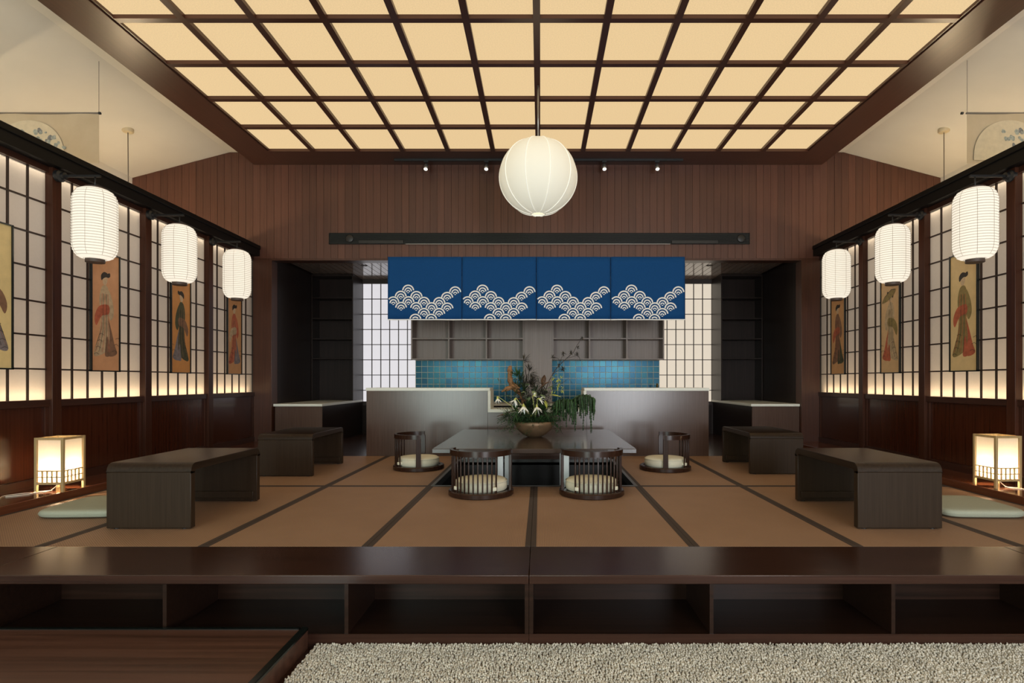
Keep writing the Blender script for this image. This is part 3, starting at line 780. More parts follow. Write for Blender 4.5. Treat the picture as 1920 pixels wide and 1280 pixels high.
# cloth banners hanging in the aisles: a generic pale wash of cream and grey-blue
m, N, L, P = base_mat('banner_cloth')
v = coords(N, L, (1, 1, 1)); f1 = noise(N, L, v, 3.2, 4); 
L.new(ramp(N, L, f1, [(0.25, (0.50, 0.40, 0.27)), (0.6, (0.58, 0.48, 0.34)), (0.8, (0.52, 0.44, 0.33))]), P.inputs['Base Color'])
P.inputs['Roughness'].default_value = 0.9
plain('banner_foam', (0.64, 0.55, 0.40), 0.9, var=0.06, scale=20)
plain('banner_blue', (0.32, 0.34, 0.31), 0.9, var=0.35, scale=60)
plain('banner_ink', (0.20, 0.20, 0.20), 0.9, var=0.3, scale=60)
for s in (-1, 1):
    xr = -4.385 if s < 0 else 4.345
    t = thing('hanging_banner', 'beige cloth banner with a pale painted hill, hanging over the %s aisle' % ('left' if s < 0 else 'right'), 'banner', (xr, 5.72, 3.10), 0, 'aisle banners')
    # local x runs from the banner's visible inner edge outwards, always drawn left to right
    x0, x1 = (-1.12, 0.0) if s < 0 else (0.0, 1.12)
    ct = MB(); n = 12
    for i in range(n):
        a = x0 + (x1 - x0) * i / n; b_ = x0 + (x1 - x0) * (i + 1) / n
        ya, yb = 0.006 * math.sin(9 * a), 0.006 * math.sin(9 * b_)
        ct.quad((a, ya, 0), (b_, yb, 0), (b_, yb, 0.5), (a, ya, 0.5))
    c = ct.build('cloth', 'banner_cloth', t)
    md = c.modifiers.new('thick', 'SOLIDIFY'); md.thickness = 0.002
    def poly(name, mat, pts, dy):
        cx_ = sum(q[0] for q in pts) / len(pts); cz_ = sum(q[1] for q in pts) / len(pts)
        mb = MB(); k0 = len(mb.v); mb.v.append((cx_, -0.0085 - dy, cz_))
        for (px_, pz_) in pts: mb.v.append((px_, -0.0085 - dy, pz_))
        for i in range(len(pts)): mb.face((0, 1 + i, 1 + (i + 1) % len(pts)))
        return mb.build(name, mat, c)
    rnd = random.Random(5)
    hc = x0 + 0.42
    hill = [(hc + 0.36 * math.cos(a), 0.03 + 0.40 * max(0, math.sin(a)) ** 0.8) for a in [PI * i / 22 for i in range(23)]]
    poly('painted_hill', 'banner_foam', hill, 0.0)
    for k in range(26):
        a = rnd.uniform(0.15, 1.1) * PI * 0.6; rr = rnd.uniform(0.12, 0.33)
        px_, pz_ = hc + 0.06 + rr * math.cos(a), 0.05 + rr * math.sin(a)
        rs = rnd.uniform(0.015, 0.035)
        poly('painted_tuft', 'banner_blue' if k % 4 else 'banner_ink', [(px_ + rs * math.cos(q) * rnd.uniform(0.6, 1.1), pz_ + rs * math.sin(q) * rnd.uniform(0.6, 1.1)) for q in [2 * PI * i / 9 for i in range(9)]], 0.0008 + 0.0001 * k)
    MB().tube([(x0 - 0.01, 0, 0.503), (x1 + 0.01, 0, 0.503)], 0.009, 8).build('top_rod', 'cord_grey', t, True)
    for x in (x0, x1):
        MB().tube([(x, 0, 0.503), (x, 0, ztop(xr + x) - 3.10)], 0.0022, 5).build('wire', 'cord_grey', t)
        MB().lathe([(0.001, 0.0), (0.013, 0.002), (0.013, 0.02), (0.001, 0.022)], 10).build('rod_cap', 'black_metal', t, True, (x + (0.02 if x == x1 else -0.04), 0, 0.503)).rotation_euler = (0, R(-90), 0)

# ---- framed prints on the shoji: generic robed figures
PC = {'cream': (0.52, 0.40, 0.19), 'salmon': (0.44, 0.22, 0.11), 'orange': (0.42, 0.185, 0.055), 'tan': (0.40, 0.20, 0.085), 'yellow': (0.50, 0.36, 0.18), 'buff': (0.45, 0.29, 0.15), 'rust': (0.42, 0.22, 0.095)}
for k, c in PC.items(): plain('print_' + k, tuple(min(0.85, q * 1.45) for q in c), 0.6, var=0.06, scale=14)
INK = {'robe_brown': (0.23, 0.12, 0.07), 'robe_olive': (0.26, 0.19, 0.07), 'robe_green': (0.07, 0.07, 0.035), 'robe_pale': (0.50, 0.36, 0.22), 'robe_red': (0.45, 0.11, 0.055), 'robe_blue': (0.20, 0.17, 0.18), 'ink': (0.035, 0.025, 0.02), 'skin': (0.60, 0.42, 0.26)}
for k, c in INK.items(): plain(k, c, 0.7, var=0.2, scale=25)
def make_print(s, y, ground, robe, sash, under, flip, parasol, label):
    W, H = 0.352, 1.10
    t = thing('framed_print', label, 'picture', (s * 3.990, y, 0.998), R(90) * (1 if s < 0 else -1), 'tall framed prints hung on the shoji')
    # local: x to the right as seen from the room, -y towards the room
    mb = MB(); f = 0.011
    for q in ((-W / 2, -W / 2 + f, 0, H), (W / 2 - f, W / 2, 0, H), (-W / 2, W / 2, 0, f), (-W / 2, W / 2, H - f, H)):
        mb.box(q[0], q[1], -0.024, 0.0, q[2], q[3])
    mb.build('frame', 'black_edge', t)
    sh = box('sheet', 'print_' + ground, (-W / 2 + f, W / 2 - f, -0.014, -0.002, f, H - f), t)
    mats = [robe, sash, under, 'ink', 'skin']
    pr = MB(); lay = [0]
    def shape(mi, pts):
        pr.cur = mi; lay[0] += 1
        yy = -0.0143 - 0.00012 * lay[0]
        q = [((-x if flip else x), yy, z) for x, z in pts]
        cx_ = sum(p[0] for p in q) / len(q); cz_ = sum(p[2] for p in q) / len(q)
        b0 = len(pr.v); pr.v.append((cx_, yy, cz_)); pr.v += q
        for i in range(len(q)): pr.face((b0, b0 + 1 + i, b0 + 1 + (i + 1) % len(q)))
    def smooth(pts, n=4):
        out = []
        m_ = len(pts)
        for i in range(m_):
            p0, p1, p2, p3 = (pts[(i + d) % m_] for d in (-1, 0, 1, 2))
            for k in range(n):
                u = k / n
                out.append(tuple(0.5 * (2 * p1[a] + (p2[a] - p0[a]) * u + (2 * p0[a] - 5 * p1[a] + 4 * p2[a] - p3[a]) * u * u + (3 * p1[a] - p0[a] - 3 * p2[a] + p3[a]) * u ** 3) for a in (0, 1)))
        return out
    def ribbon(mi, path, w0):
        left, right = [], []
        for i, (x, z) in enumerate(path):
            a = path[min(i + 1, len(path) - 1)]; b_ = path[max(i - 1, 0)]
            dx, dz = a[0] - b_[0], a[1] - b_[1]; l = math.hypot(dx, dz) or 1
            left.append((x - dz / l * w0, z + dx / l * w0)); right.append((x + dz / l * w0, z - dx / l * w0))
        pr.cur = mi; lay[0] += 1; yy = -0.0143 - 0.00012 * lay[0]
        for i in range(len(path) - 1):
            q = [left[i], left[i + 1], right[i + 1], right[i]]
            pr.quad(*[((-x if flip else x), yy, z) for x, z in q])
    # trailing hem, robe body, inner skirt, sleeves, sash, head and hair
    shape(2, smooth([(-0.02, 0.62), (0.05, 0.45), (0.11, 0.26), (0.14, 0.17), (0.03, 0.15), (-0.03, 0.30)]))
    shape(0, smooth([(-0.045, 0.78), (0.02, 0.79), (0.055, 0.66), (0.035, 0.50), (0.05, 0.33), (0.02, 0.20), (-0.10, 0.14), (-0.14, 0.17), (-0.08, 0.32), (-0.06, 0.50), (-0.075, 0.66)]))
    shape(2, smooth([(0.02, 0.33), (0.045, 0.24), (0.06, 0.155), (-0.005, 0.145), (0.0, 0.24)]))
    shape(0, smooth([(0.03, 0.76), (0.085, 0.66), (0.10, 0.54), (0.06, 0.48), (0.03, 0.57)]))
    shape(1, smooth([(-0.075, 0.60), (0.035, 0.62), (0.04, 0.54), (-0.05, 0.51), (-0.11, 0.42), (-0.13, 0.50)]))
    shape(4, smooth([(-0.03, 0.81), (0.0, 0.80), (0.02, 0.84), (0.018, 0.875), (-0.02, 0.88), (-0.035, 0.845)]))
    shape(3, smooth([(-0.05, 0.84), (-0.055, 0.885), (-0.02, 0.92), (0.025, 0.91), (0.035, 0.875), (0.005, 0.875), (-0.025, 0.86)]))
    shape(3, smooth([(0.02, 0.905), (0.05, 0.92), (0.055, 0.89), (0.03, 0.875)]))
    for q in range(5):
        x = -0.07 + 0.028 * q
        ribbon(3 if q % 2 else 1, [(x * 0.6, 0.72), (x * 0.75, 0.55), (x * 0.7, 0.40), (x * 1.1 - 0.01, 0.26), (x * 1.5 - 0.02, 0.18)], 0.0022)
    for q in range(7):
        zc = 0.16 + 0.03 * q; xc = (0.10 if q % 2 else -0.11) + 0.01 * q
        ribbon(3, [(xc - 0.03, zc), (xc, zc + 0.012), (xc + 0.03, zc - 0.004)], 0.0018)
    if parasol:
        shape(1, smooth([(-0.10, 0.93), (-0.02, 0.93), (0.10, 0.86), (0.14, 0.80), (0.04, 0.82), (-0.06, 0.87)]))
        ribbon(3, [(-0.10, 0.93), (-0.02, 0.935), (0.10, 0.865), (0.145, 0.80)], 0.003)
        ribbon(3, [(0.02, 0.87), (-0.01, 0.78), (-0.03, 0.70)], 0.002)
    pr.build('printed_figure', mats, sh)
mid = [(a + b_) / 2 for a, b_ in BAYS]
make_print(-1, mid[1], 'cream', 'robe_blue', 'robe_brown', 'robe_red', True, False, 'cream framed print cut by the left picture edge, nearest the camera')
make_print(-1, mid[2], 'salmon', 'robe_pale', 'robe_red', 'robe_brown', False, False, 'salmon framed print of a pale robed figure on the left partition')
make_print(-1, mid[3], 'orange', 'robe_green', 'robe_brown', 'robe_blue', True, False, 'orange framed print of a figure in dark green on the left partition')
make_print(-1, mid[4], 'tan', 'robe_red', 'robe_pale', 'robe_blue', False, False, 'tan framed print of a red robed figure at the far left end')
make_print(1, mid[2], 'yellow', 'robe_olive', 'robe_red', 'robe_red', False, False, 'yellow framed print of an olive robed figure, nearest on the right partition')
make_print(1, mid[3], 'buff', 'robe_pale', 'robe_olive', 'robe_red', True, True, 'buff framed print of a figure under a parasol on the right partition')
make_print(1, mid[4], 'rust', 'robe_brown', 'robe_red', 'robe_green', False, False, 'rust framed print of a brown robed figure at the far right end')

# ================================================================== furniture on the platform
def make_bench():
    t = thing('low_bench', 'x', 'bench', (0, 0, 0), 0, 'low dark waterfall benches')
    Wd, Ln, Ht, Th, ro = 0.52, 0.86, 0.405, 0.045, 0.05      # near leg at y = 0
    ri = ro - Th + 0.012
    def arc(cx_, cz_, r_, a0, a1, n=6):
        return [(cx_ + r_ * math.cos(a0 + (a1 - a0) * i / n), cz_ + r_ * math.sin(a0 + (a1 - a0) * i / n)) for i in range(n + 1)]
    zb = Ht - 0.056
    outer = [(0, zb)] + arc(ro, Ht - ro, ro, PI, PI / 2) + arc(Ln - ro, Ht - ro, ro, PI / 2, 0) + [(Ln, zb)]
    inner = [(Ln - Th, zb)] + arc(Ln - Th - ri, Ht - Th - ri, ri, 0, PI / 2) + arc(Th + ri, Ht - Th - ri, ri, PI / 2, PI) + [(Th, zb)]
    pts = outer + inner
    n_o = len(outer); mb = MB()
    # build as a strip so that the concave outline caps correctly
    ou = outer; inn = list(reversed(inner))
    while len(inn) < len(ou): inn.insert(len(inn) // 2, inn[len(inn) // 2])
    b0 = 0
    for x in (-Wd / 2, Wd / 2):
        for (o_, i_) in zip(ou, inn):
            mb.v.append((x, o_[0], o_[1])); mb.v.append((x, i_[0], i_[1]))
    n = len(ou)
    for i in range(n - 1):
        a = 2 * i; c = 2 * n + 2 * i
        mb.face((a, a + 1, a + 3, a + 2)); mb.face((c, c + 2, c + 3, c + 1))
        mb.face((a, a + 2, c + 2, c)); mb.face((a + 1, c + 1, c + 3, a + 3))
    mb.face((0, 2 * n, 2 * n + 1, 1)); e = 2 * (n - 1); mb.face((e, e + 1, 2 * n + e + 1, 2 * n + e))
    top = mb.build('bench_top', 'bench_top_wood', t, True, angle=30)
    md = top.modifiers.new('bevel', 'BEVEL'); md.width = 0.004; md.segments = 2; md.limit_method = 'ANGLE'; md.angle_limit = R(50)
    for y in (0, Ln - Th):
        box('leg_panel', 'bench_wood', (-Wd / 2, Wd / 2, y, y + Th, 0.006, zb), t, 0.004)
        for x in (-Wd / 2 + 0.05, Wd / 2 - 0.05):
            MB().lathe([(0.015, 0), (0.015, 0.007)], 12, x, y + Th / 2, cap=True).build('glide', 'black_metal', t)
    box('foot_rail', 'bench_wood', (-Wd / 2 + 0.02, Wd / 2 - 0.02, Ln - Th - 0.02, Ln - Th, 0.03, 0.08), t, 0.003)
    return t
bn = make_bench(); first = True
for lab, x, y in (('low dark bench in the left foreground, beside the floor cushion', -2.352, 3.493), ('low dark bench in the right foreground, beside the floor cushion', 2.262, 3.493),
                  ('low dark bench in the left background, in front of the left side counter', -2.385, 5.435), ('low dark bench in the right background, in front of the right side counter', 2.365, 5.56)):
    place(bn, first, lab, (x, y, 0.0)); first = False

def make_chair():
    """floor chair with a round base; sits facing +y"""
    t = thing('floor_chair', 'x', 'chair', (0, 0, 0), 0, 'round floor chairs at the low table')
    MB().lathe([(0.001, 0.0), (0.255, 0.0), (0.262, 0.006), (0.262, 0.036), (0.254, 0.044), (0.222, 0.044), (0.218, 0.036), (0.001, 0.036)], 56).build('base', 'chair_wood', t, True, angle=40)
    pr = [(0.001, 0.038), (0.195, 0.038), (0.208, 0.05), (0.212, 0.08), (0.207, 0.112), (0.19, 0.126), (0.12, 0.131), (0.001, 0.133)]
    cu = MB().lathe(pr, 48).build('seat_cushion', 'cushion_cream', t, True)
    MB().lathe([(0.2085, 0.108), (0.2125, 0.112), (0.2065, 0.116)], 48).build('piping', 'cushion_cream', cu, True)
    rc = 0.238
    a0, a1 = R(270 - 99), R(270 + 99)
    rail = MB(); rail.lathe([(rc - 0.013, 0.325), (rc + 0.013, 0.325), (rc + 0.013, 0.368), (rc - 0.013, 0.368), (rc - 0.013, 0.325)], 40, a0=a0, a1=a1)
    rail.build('top_rail', 'chair_wood', t, True, angle=35)
    def upright(name, ang, w_, d_, z0, z1):
        a = R(270 + ang); o = MB().box(-d_ / 2, d_ / 2, -w_ / 2, w_ / 2, z0, z1).build(name, 'chair_wood', t, loc=(rc * math.cos(a), rc * math.sin(a), 0), bevel=0.003)
        o.rotation_euler = (0, 0, a)
    for ang in (-95, 95): upright('post', ang, 0.05, 0.022, 0.04, 0.33)
    for k in range(11): upright('slat', -44 + 8.8 * k, 0.012, 0.012, 0.04, 0.33)
    for sg in (-1, 1):
        a = R(270 + 40 * sg)
        o = MB().box(-0.03, 0.012, -0.016, 0.016, 0.062, 0.09).build('cushion_tie', 'cushion_cream', t, loc=(rc * math.cos(a), rc * math.sin(a), 0), bevel=0.004); o.rotation_euler = (0, 0, a)
    return t
ch = make_chair(); first = True
for lab, x, y, rz in (('round floor chair at the front of the table, left one, slatted back to the camera', -0.425, 4.60, R(-9)), ('round floor chair at the front of the table, right one, slatted back to the camera', 0.468, 4.60, R(7)),
                      ('round floor chair at the left side of the table, facing right', -1.215, 5.94, R(-84)), ('round floor chair at the right side of the table, facing left', 1.345, 5.89, R(84))):
    place(ch, first, lab, (x, y, 0.0), rz); first = False

# low table over the pit
TW, TZ = 1.71, 0.345
tb_ = thing('low_table', 'low dark table over the floor pit, holding the flower bowl', 'table', (0.0, 4.75, FLOOR + 0.012))
zt = TZ - FLOOR - 0.012
box('tabletop', 'table_wood', (-TW / 2 + 0.003, TW / 2 + 0.003, 0.0, 1.94, zt - 0.038, zt), tb_, 0.004)
for x in (-0.335, 0.265):
    for y in (0.42, 1.45):
        box('leg', 'leg_metal', (x, x + 0.05, y, y + 0.05, 0.0, zt - 0.06), tb_, 0.002)
box('apron', 'niche_wood', (-0.335, 0.315, 0.42, 1.5, zt - 0.062, zt - 0.038), tb_)

# flower bowl
BX, BY = -0.007, 5.80
bowl = thing('bronze_bowl', 'wide bronze bowl standing on the low table', 'bowl', (BX, BY, TZ))
MB().lathe([(0.001, 0.0), (0.062, 0.0), (0.075, 0.004), (0.12, 0.028), (0.165, 0.068), (0.195, 0.118), (0.207, 0.158), (0.201, 0.158), (0.188, 0.118), (0.155, 0.07), (0.11, 0.034), (0.001, 0.02)], 56).build('bowl_body', 'bronze', bowl, True)
MB().lathe([(0.001, 0.12), (0.187, 0.12)], 40).build('soil', 'leaf_brown', bowl)

# ---------------- flower arrangement
fa = thing('flower_arrangement', 'ikebana of dark foliage, white lilies and hanging green strands in the bronze bowl', 'flowers', (BX, BY, TZ + 0.12))
rnd = random.Random(11)
SPX = 1066.7 / 5.80
def P2(px, py, dy=0.0):
    """a point of the bouquet given by where it stands: metres right of and above the bowl's base"""
    return Vector(((px - 1002) / SPX, dy, (818 - py) / SPX - 0.12))
def leaf_blade(mb, base, d, length, width, droop=0.3, n=4):
    d = d.normalized(); side = d.cross(Vector((0, 0, 1)))
    if side.length < 0.05: side = Vector((1, 0, 0))
    side.normalize(); up = side.cross(d)
    prev = None
    for i in range(n + 1):
        u = i / n
        c = base + d * length * u - Vector((0, 0, 1)) * droop * length * u * u
        w_ = width * math.sin(PI * min(0.98, 0.12 + 0.88 * u)) * 0.5
        a, b_ = c - side * w_, c + side * w_
        c2 = c + up * w_ * 0.35
        cur = (tuple(a), tuple(c2), tuple(b_))
        if prev:
            mb.quad(prev[0], cur[0], cur[1], prev[1]); mb.quad(prev[1], cur[1], cur[2], prev[2])
        prev = cur
# feathery fern mass around the rim: countless needles
mb = MB()
for k in range(330):
    a = rnd.uniform(0, 2 * PI); el = rnd.uniform(-0.35, 0.9)
    d = Vector((math.cos(a), math.sin(a) * 0.8, math.sin(el)))
    L_ = rnd.uniform(0.12, 0.27) * (1.15 if math.cos(a) < -0.3 else 1.0)
    base = Vector((rnd.uniform(-0.11, 0.11), rnd.uniform(-0.1, 0.1), rnd.uniform(0.0, 0.06)))
    mb.cur = 0 if rnd.random() < 0.6 else 1
    for i in range(16):
        u = (i + 1) / 16
        c = base + d * L_ * u - Vector((0, 0, 1)) * 0.10 * u * u
        if c.z < -0.08 or (c.z < 0.05 and math.hypot(c.x, c.y) < 0.21): c.z = max(c.z, 0.045)
        for sgn in (-1, 1):
            nd = (d * 0.7 + Vector((rnd.uniform(-1, 1), rnd.uniform(-1, 1), rnd.uniform(-0.4, 0.9))) * 0.8)
            leaf_blade(mb, c, nd, rnd.uniform(0.02, 0.045), 0.0065, 0.1, 2)
fo = mb.build('fern_foliage', ['leaf_dark', 'leaf_green'], fa); fo['kind'] = 'stuff'
# broad leaves
leaf_specs = [(978, 742, 'leaf_brown', 0.13, 0.075, (-0.2, -0.6, 0.5)), (992, 752, 'leaf_brown', 0.11, 0.06, (-0.6, -0.7, 0.3)),
              (990, 722, 'leaf_pale', 0.075, 0.05, (-0.2, -0.8, 0.5)), (1000, 732, 'leaf_pale', 0.07, 0.05, (0.3, -0.8, -0.4)), (994, 742, 'leaf_pale', 0.08, 0.05, (-0.3, -0.7, -0.5)), (1014, 738, 'leaf_pale', 0.08, 0.05, (0.5, -0.7, -0.3)), (986, 735, 'leaf_pale', 0.07, 0.045, (-0.5, -0.6, 0.2)), (1021, 732, 'leaf_pale', 0.07, 0.045, (0.3, -0.8, 0.3)),
              (1012, 728, 'leaf_brown', 0.17, 0.07, (0.6, -0.1, 0.6)), (1018, 722, 'leaf_brown', 0.15, 0.06, (0.1, -0.2, 0.9)), (985, 750, 'leaf_brown', 0.16, 0.07, (-0.8, -0.4, 0.3)), (975, 770, 'leaf_brown', 0.20, 0.06, (-1, -0.3, 0.05)), (955, 776, 'leaf_brown', 0.13, 0.05, (-1, -0.3, 0.1)),
              (1030, 740, 'leaf_yellow', 0.13, 0.06, (1, -0.4, 0.1)), (1022, 750, 'leaf_yellow', 0.09, 0.03, (0.2, -0.8, -0.6)), (1040, 756, 'leaf_yellow', 0.09, 0.025, (0.2, -0.6, -0.9)), (1000, 776, 'leaf_yellow', 0.06, 0.03, (-0.7, -0.8, -0.2)), (1026, 728, 'leaf_pale', 0.10, 0.04, (0.7, -0.5, 0.5)),
              (960, 742, 'leaf_green', 0.12, 0.045, (-0.9, -0.4, 0.2)), (1036, 770, 'leaf_green', 0.13, 0.05, (0.9, -0.4, 0.2))]
for px, py, mt, ln, wd, d in leaf_specs:
    mb = MB(); b0 = P2(px, py, rnd.uniform(-0.10, 0.02)); leaf_blade(mb, b0, Vector(d), ln, wd, 0.25, 6)
    mb.build('leaf', mt, fa, True)
# stems from the bowl up to the leaves
mb = MB()
for px, py in ((970, 715), (985, 690), (1004, 725), (1016, 722), (995, 740), (1030, 742), (980, 760), (1020, 752)):
    e = P2(px, py, -0.03); mb.tube([Vector((e.x * 0.3, 0, -0.02)), Vector((e.x * 0.6, -0.01, e.z * 0.55)), e], 0.0035, 5)
mb.build('stems', 'twig', fa, True)
# fine upright greens behind the flowers
mb = MB()
for k in range(110):
    a = rnd.uniform(-0.75, 0.55); h = rnd.uniform(0.12, 0.42)
    b0 = Vector((rnd.uniform(-0.12, 0.1), rnd.uniform(-0.03, 0.08), 0.03)); top = b0 + Vector((a * h * 0.9, rnd.uniform(-0.05, 0.05), h))
    for i in range(14):
        u = 0.25 + 0.75 * i / 13; c = b0.lerp(top, u)
        mb.cur = 0 if k % 3 else 1
        leaf_blade(mb, c, Vector((rnd.uniform(-1, 1), rnd.uniform(-1, 1), rnd.uniform(0.0, 1.2))), rnd.uniform(0.03, 0.065), 0.010, 0.15, 2)
f2 = mb.build('upright_foliage', ['leaf_dark', 'needle_dark'], fa); f2['kind'] = 'stuff'
# lilies
def lily(px, py, d, size, dy):
    c = P2(px, py, dy); d = Vector(d).normalized()
    mb = MB(); mb.cur = 0
    s1 = d.cross(Vector((0.3, 1, 0.2))).normalized(); s2 = d.cross(s1)
    for k in range(7):
        a = 2 * PI * k / 7; out = s1 * math.cos(a) + s2 * math.sin(a)
        leaf_blade(mb, c, d * 0.75 + out * 0.62, size * rnd.uniform(0.9, 1.15), size * 0.33, 0.10, 5)
    mb.cur = 1
    mb.tube([c - d * 0.03, c - d * 0.005, c + d * 0.02], [0.004, 0.012, 0.006], 7)
    mb.tube([c - d * 0.03, c.lerp(Vector((0, 0, 0.05)), 0.5), Vector((0, 0, 0.03))], 0.0028, 5)
    mb.build('lily_flower', ['petal_white', 'petal_base'], fa, True)
for px, py, d, sz, dy in ((935, 746, (0.15, -0.5, -0.9), 0.070, -0.14), (967, 748, (-0.35, -0.6, -0.8), 0.080, -0.20), (983, 759, (0.05, -0.5, -1), 0.092, -0.26), (1007, 760, (0.15, -0.6, -0.9), 0.092, -0.26), (1012, 746, (0.8, -0.6, -0.1), 0.075, -0.22), (1002, 740, (0.5, -0.6, 0.3), 0.05, -0.2)):
    lily(px, py, d, sz * 0.82, dy)
# bent piece of driftwood
def wob(pts, r_, mb, seg=9):
    mb.tube(pts, r_, seg)
mb = MB()
wob([P2(976, 740, 0), P2(968, 728, -0.01), P2(960, 722, -0.02), P2(956, 712, -0.02), P2(957, 700, -0.015), P2(956, 690, -0.01), P2(955, 684, -0.01)], [0.018, 0.03, 0.036, 0.026, 0.022, 0.026, 0.016], mb)
wob([P2(964, 724, -0.02), P2(954, 727, -0.03), P2(946, 730, -0.04), P2(941, 734, -0.04)], [0.03, 0.024, 0.018, 0.008], mb)
wob([P2(960, 720, -0.03), P2(968, 724, -0.05), P2(976, 727, -0.05)], [0.02, 0.02, 0.008], mb)
wob([P2(976, 740, 0), P2(985, 765, 0), P2(995, 790, 0)], [0.018, 0.015, 0.012], mb)
dw = mb.build('driftwood', 'bark', fa, True)
dt = bpy.data.textures.new('lump', 'CLOUDS'); dt.noise_scale = 0.03
ss = dw.modifiers.new('sub', 'SUBSURF'); ss.levels = 2; ss.render_levels = 2
dm = dw.modifiers.new('disp', 'DISPLACE'); dm.texture = dt; dm.strength = 0.034
# slender branch rising to the right with needle tufts
mb = MB()
main = [P2(1008, 790, 0), P2(1018, 745, -0.01), P2(1030, 712, -0.02), P2(1043, 690, -0.03), P2(1058, 675, -0.03), P2(1075, 660, -0.03), P2(1080, 650, -0.03), P2(1090, 634, -0.03)]
mb.tube(main, [0.006, 0.005, 0.0045, 0.004, 0.0035, 0.003, 0.0025, 0.002], 6)
for q in ([(1046, 688), (1052, 672), (1056, 664)], [(1058, 675), (1068, 667), (1072, 662)], [(1052, 680), (1047, 672), (1037, 669)], [(1062, 672), (1078, 667)], [(1035, 702), (1048, 693), (1054, 691)], [(1075, 662), (1086, 670), (1088, 676)], [(1020, 740), (1050, 720), (1066, 709), (1073, 718)], [(985, 715), (990, 702), (994, 694)], [(978, 725), (985, 700), (985, 676)]):
    mb.tube([P2(x, y, -0.03) for x, y in q], 0.002, 5)
mb.build('branch', 'twig', fa, True)
for px, py, n, sz in ((1091, 634, 26, 0.028), (1083, 651, 20, 0.024), (1056, 662, 34, 0.036), (1070, 661, 30, 0.032), (1082, 664, 34, 0.038), (1036, 669, 30, 0.034), (1048, 685, 22, 0.028), (1055, 691, 34, 0.038)):
    mb = MB(); c = P2(px, py, -0.03)
    for k in range(n):
        d = Vector((rnd.gauss(0, 1), rnd.gauss(0, 1), rnd.gauss(0.25, 0.8)))
        leaf_blade(mb, c, d, sz * rnd.uniform(0.7, 1.4), 0.0072, 0.2, 2)
    mb.build('needle_tuft', 'needle_dark', fa)
# larger fan-shaped sprays of dark needles and green fern round the driftwood
for px, py, d, spread, n, ln, mt in ((982, 676, (0.9, -0.1, 0.35), 0.5, 34, 0.085, 'needle_dark'), (992, 696, (0.1, -0.1, 1), 0.45, 30, 0.075, 'needle_dark'), (994, 700, (1, -0.2, -0.1), 0.5, 40, 0.10, 'needle_dark'), (992, 714, (1, -0.2, 0.0), 0.6, 46, 0.13, 'needle_dark'), (996, 722, (0.5, -0.3, 0.6), 0.7, 46, 0.12, 'needle_dark'), (984, 722, (0.3, -0.2, 0.9), 0.5, 40, 0.12, 'needle_dark'),
                                     (970, 706, (-0.2, -0.2, 0.9), 0.6, 44, 0.11, 'leaf_green'), (974, 714, (0.4, -0.2, 0.8), 0.6, 44, 0.12, 'leaf_dark'), (972, 728, (-0.2, -0.4, 0.6), 0.7, 44, 0.11, 'leaf_dark'), (982, 734, (0.2, -0.4, 0.5), 0.9, 50, 0.11, 'leaf_dark'), (1002, 738, (0.4, -0.3, 0.5), 0.9, 46, 0.11, 'leaf_dark'), (1016, 740, (0.6, -0.3, 0.5), 0.8, 40, 0.10, 'needle_dark'),
                                     (990, 762, (0.0, -0.7, 0.4), 1.0, 60, 0.10, 'leaf_dark'), (1018, 768, (0.6, -0.6, 0.3), 0.9, 60, 0.11, 'leaf_green'), (968, 770, (-0.7, -0.5, 0.2), 0.8, 60, 0.12, 'leaf_green'), (1032, 772, (0.9, -0.4, 0.1), 0.8, 60, 0.12, 'leaf_dark'), (955, 778, (-1, -0.4, 0.0), 0.6, 50, 0.12, 'leaf_dark')):
    mb = MB(); c = P2(px, py, -0.02 if py < 735 else -0.06); d = Vector(d).normalized()
    for k in range(n):
        dd = d + Vector((rnd.gauss(0, spread), rnd.gauss(0, spread), rnd.gauss(0, spread))); dd.normalize()
        leaf_blade(mb, c + dd * rnd.uniform(0, 0.03), dd, ln * rnd.uniform(0.55, 1.2), 0.0085, 0.15, 3)
    mb.build('needle_spray', mt, fa)
# small yellow-green sprigs
mb = MB()
for k in range(40):
    c = P2(rnd.uniform(1032, 1056), 0, -0.05); c.z = P2(0, 718 - (c.x) * 30 + rnd.uniform(-8, 24)).z
    leaf_blade(mb, c, Vector((rnd.uniform(-0.6, 0.8), -0.5, rnd.uniform(-1.2, 0.6))), rnd.uniform(0.02, 0.04), 0.013, 0.2, 3)
sp = mb.build('yellow_sprigs', 'leaf_yellow', fa); sp['kind'] = 'stuff'
# hanging amaranth strands: two arching bunches to the right
def strand(px, top, end, dy, thick, mt, ax, ay):
    n = 12; pts = []
    for i in range(5):      # arch from the bunch's root over to the strand's own line
        u = i / 4; pts.append(P2(ax + (px - ax) * (1 - (1 - u) ** 2), ay + (top - ay) * math.sin(u * PI / 2), dy * u))
    m0 = len(pts)
    for i in range(1, n + 1):
        u = i / n; pts.append(P2(px + 0.5 * math.sin(5 * u + px), top + (end - top) * u ** 1.05, dy))
    rr = [0.0028] * m0 + [thick * rnd.uniform(0.65, 1.2) * (1 - 0.6 * i / n) for i in range(n)]
    mb = MB(); mb.tube(pts, rr, 5)
    for i in range(n - 1):
        c = pts[m0 + i]
        for q in range(5):
            leaf_blade(mb, c, Vector((rnd.uniform(-1, 1), rnd.uniform(-1, 1), -0.9)), 0.018, 0.007, 0.2, 2)
    mb.build('hanging_strand', mt, fa, True)
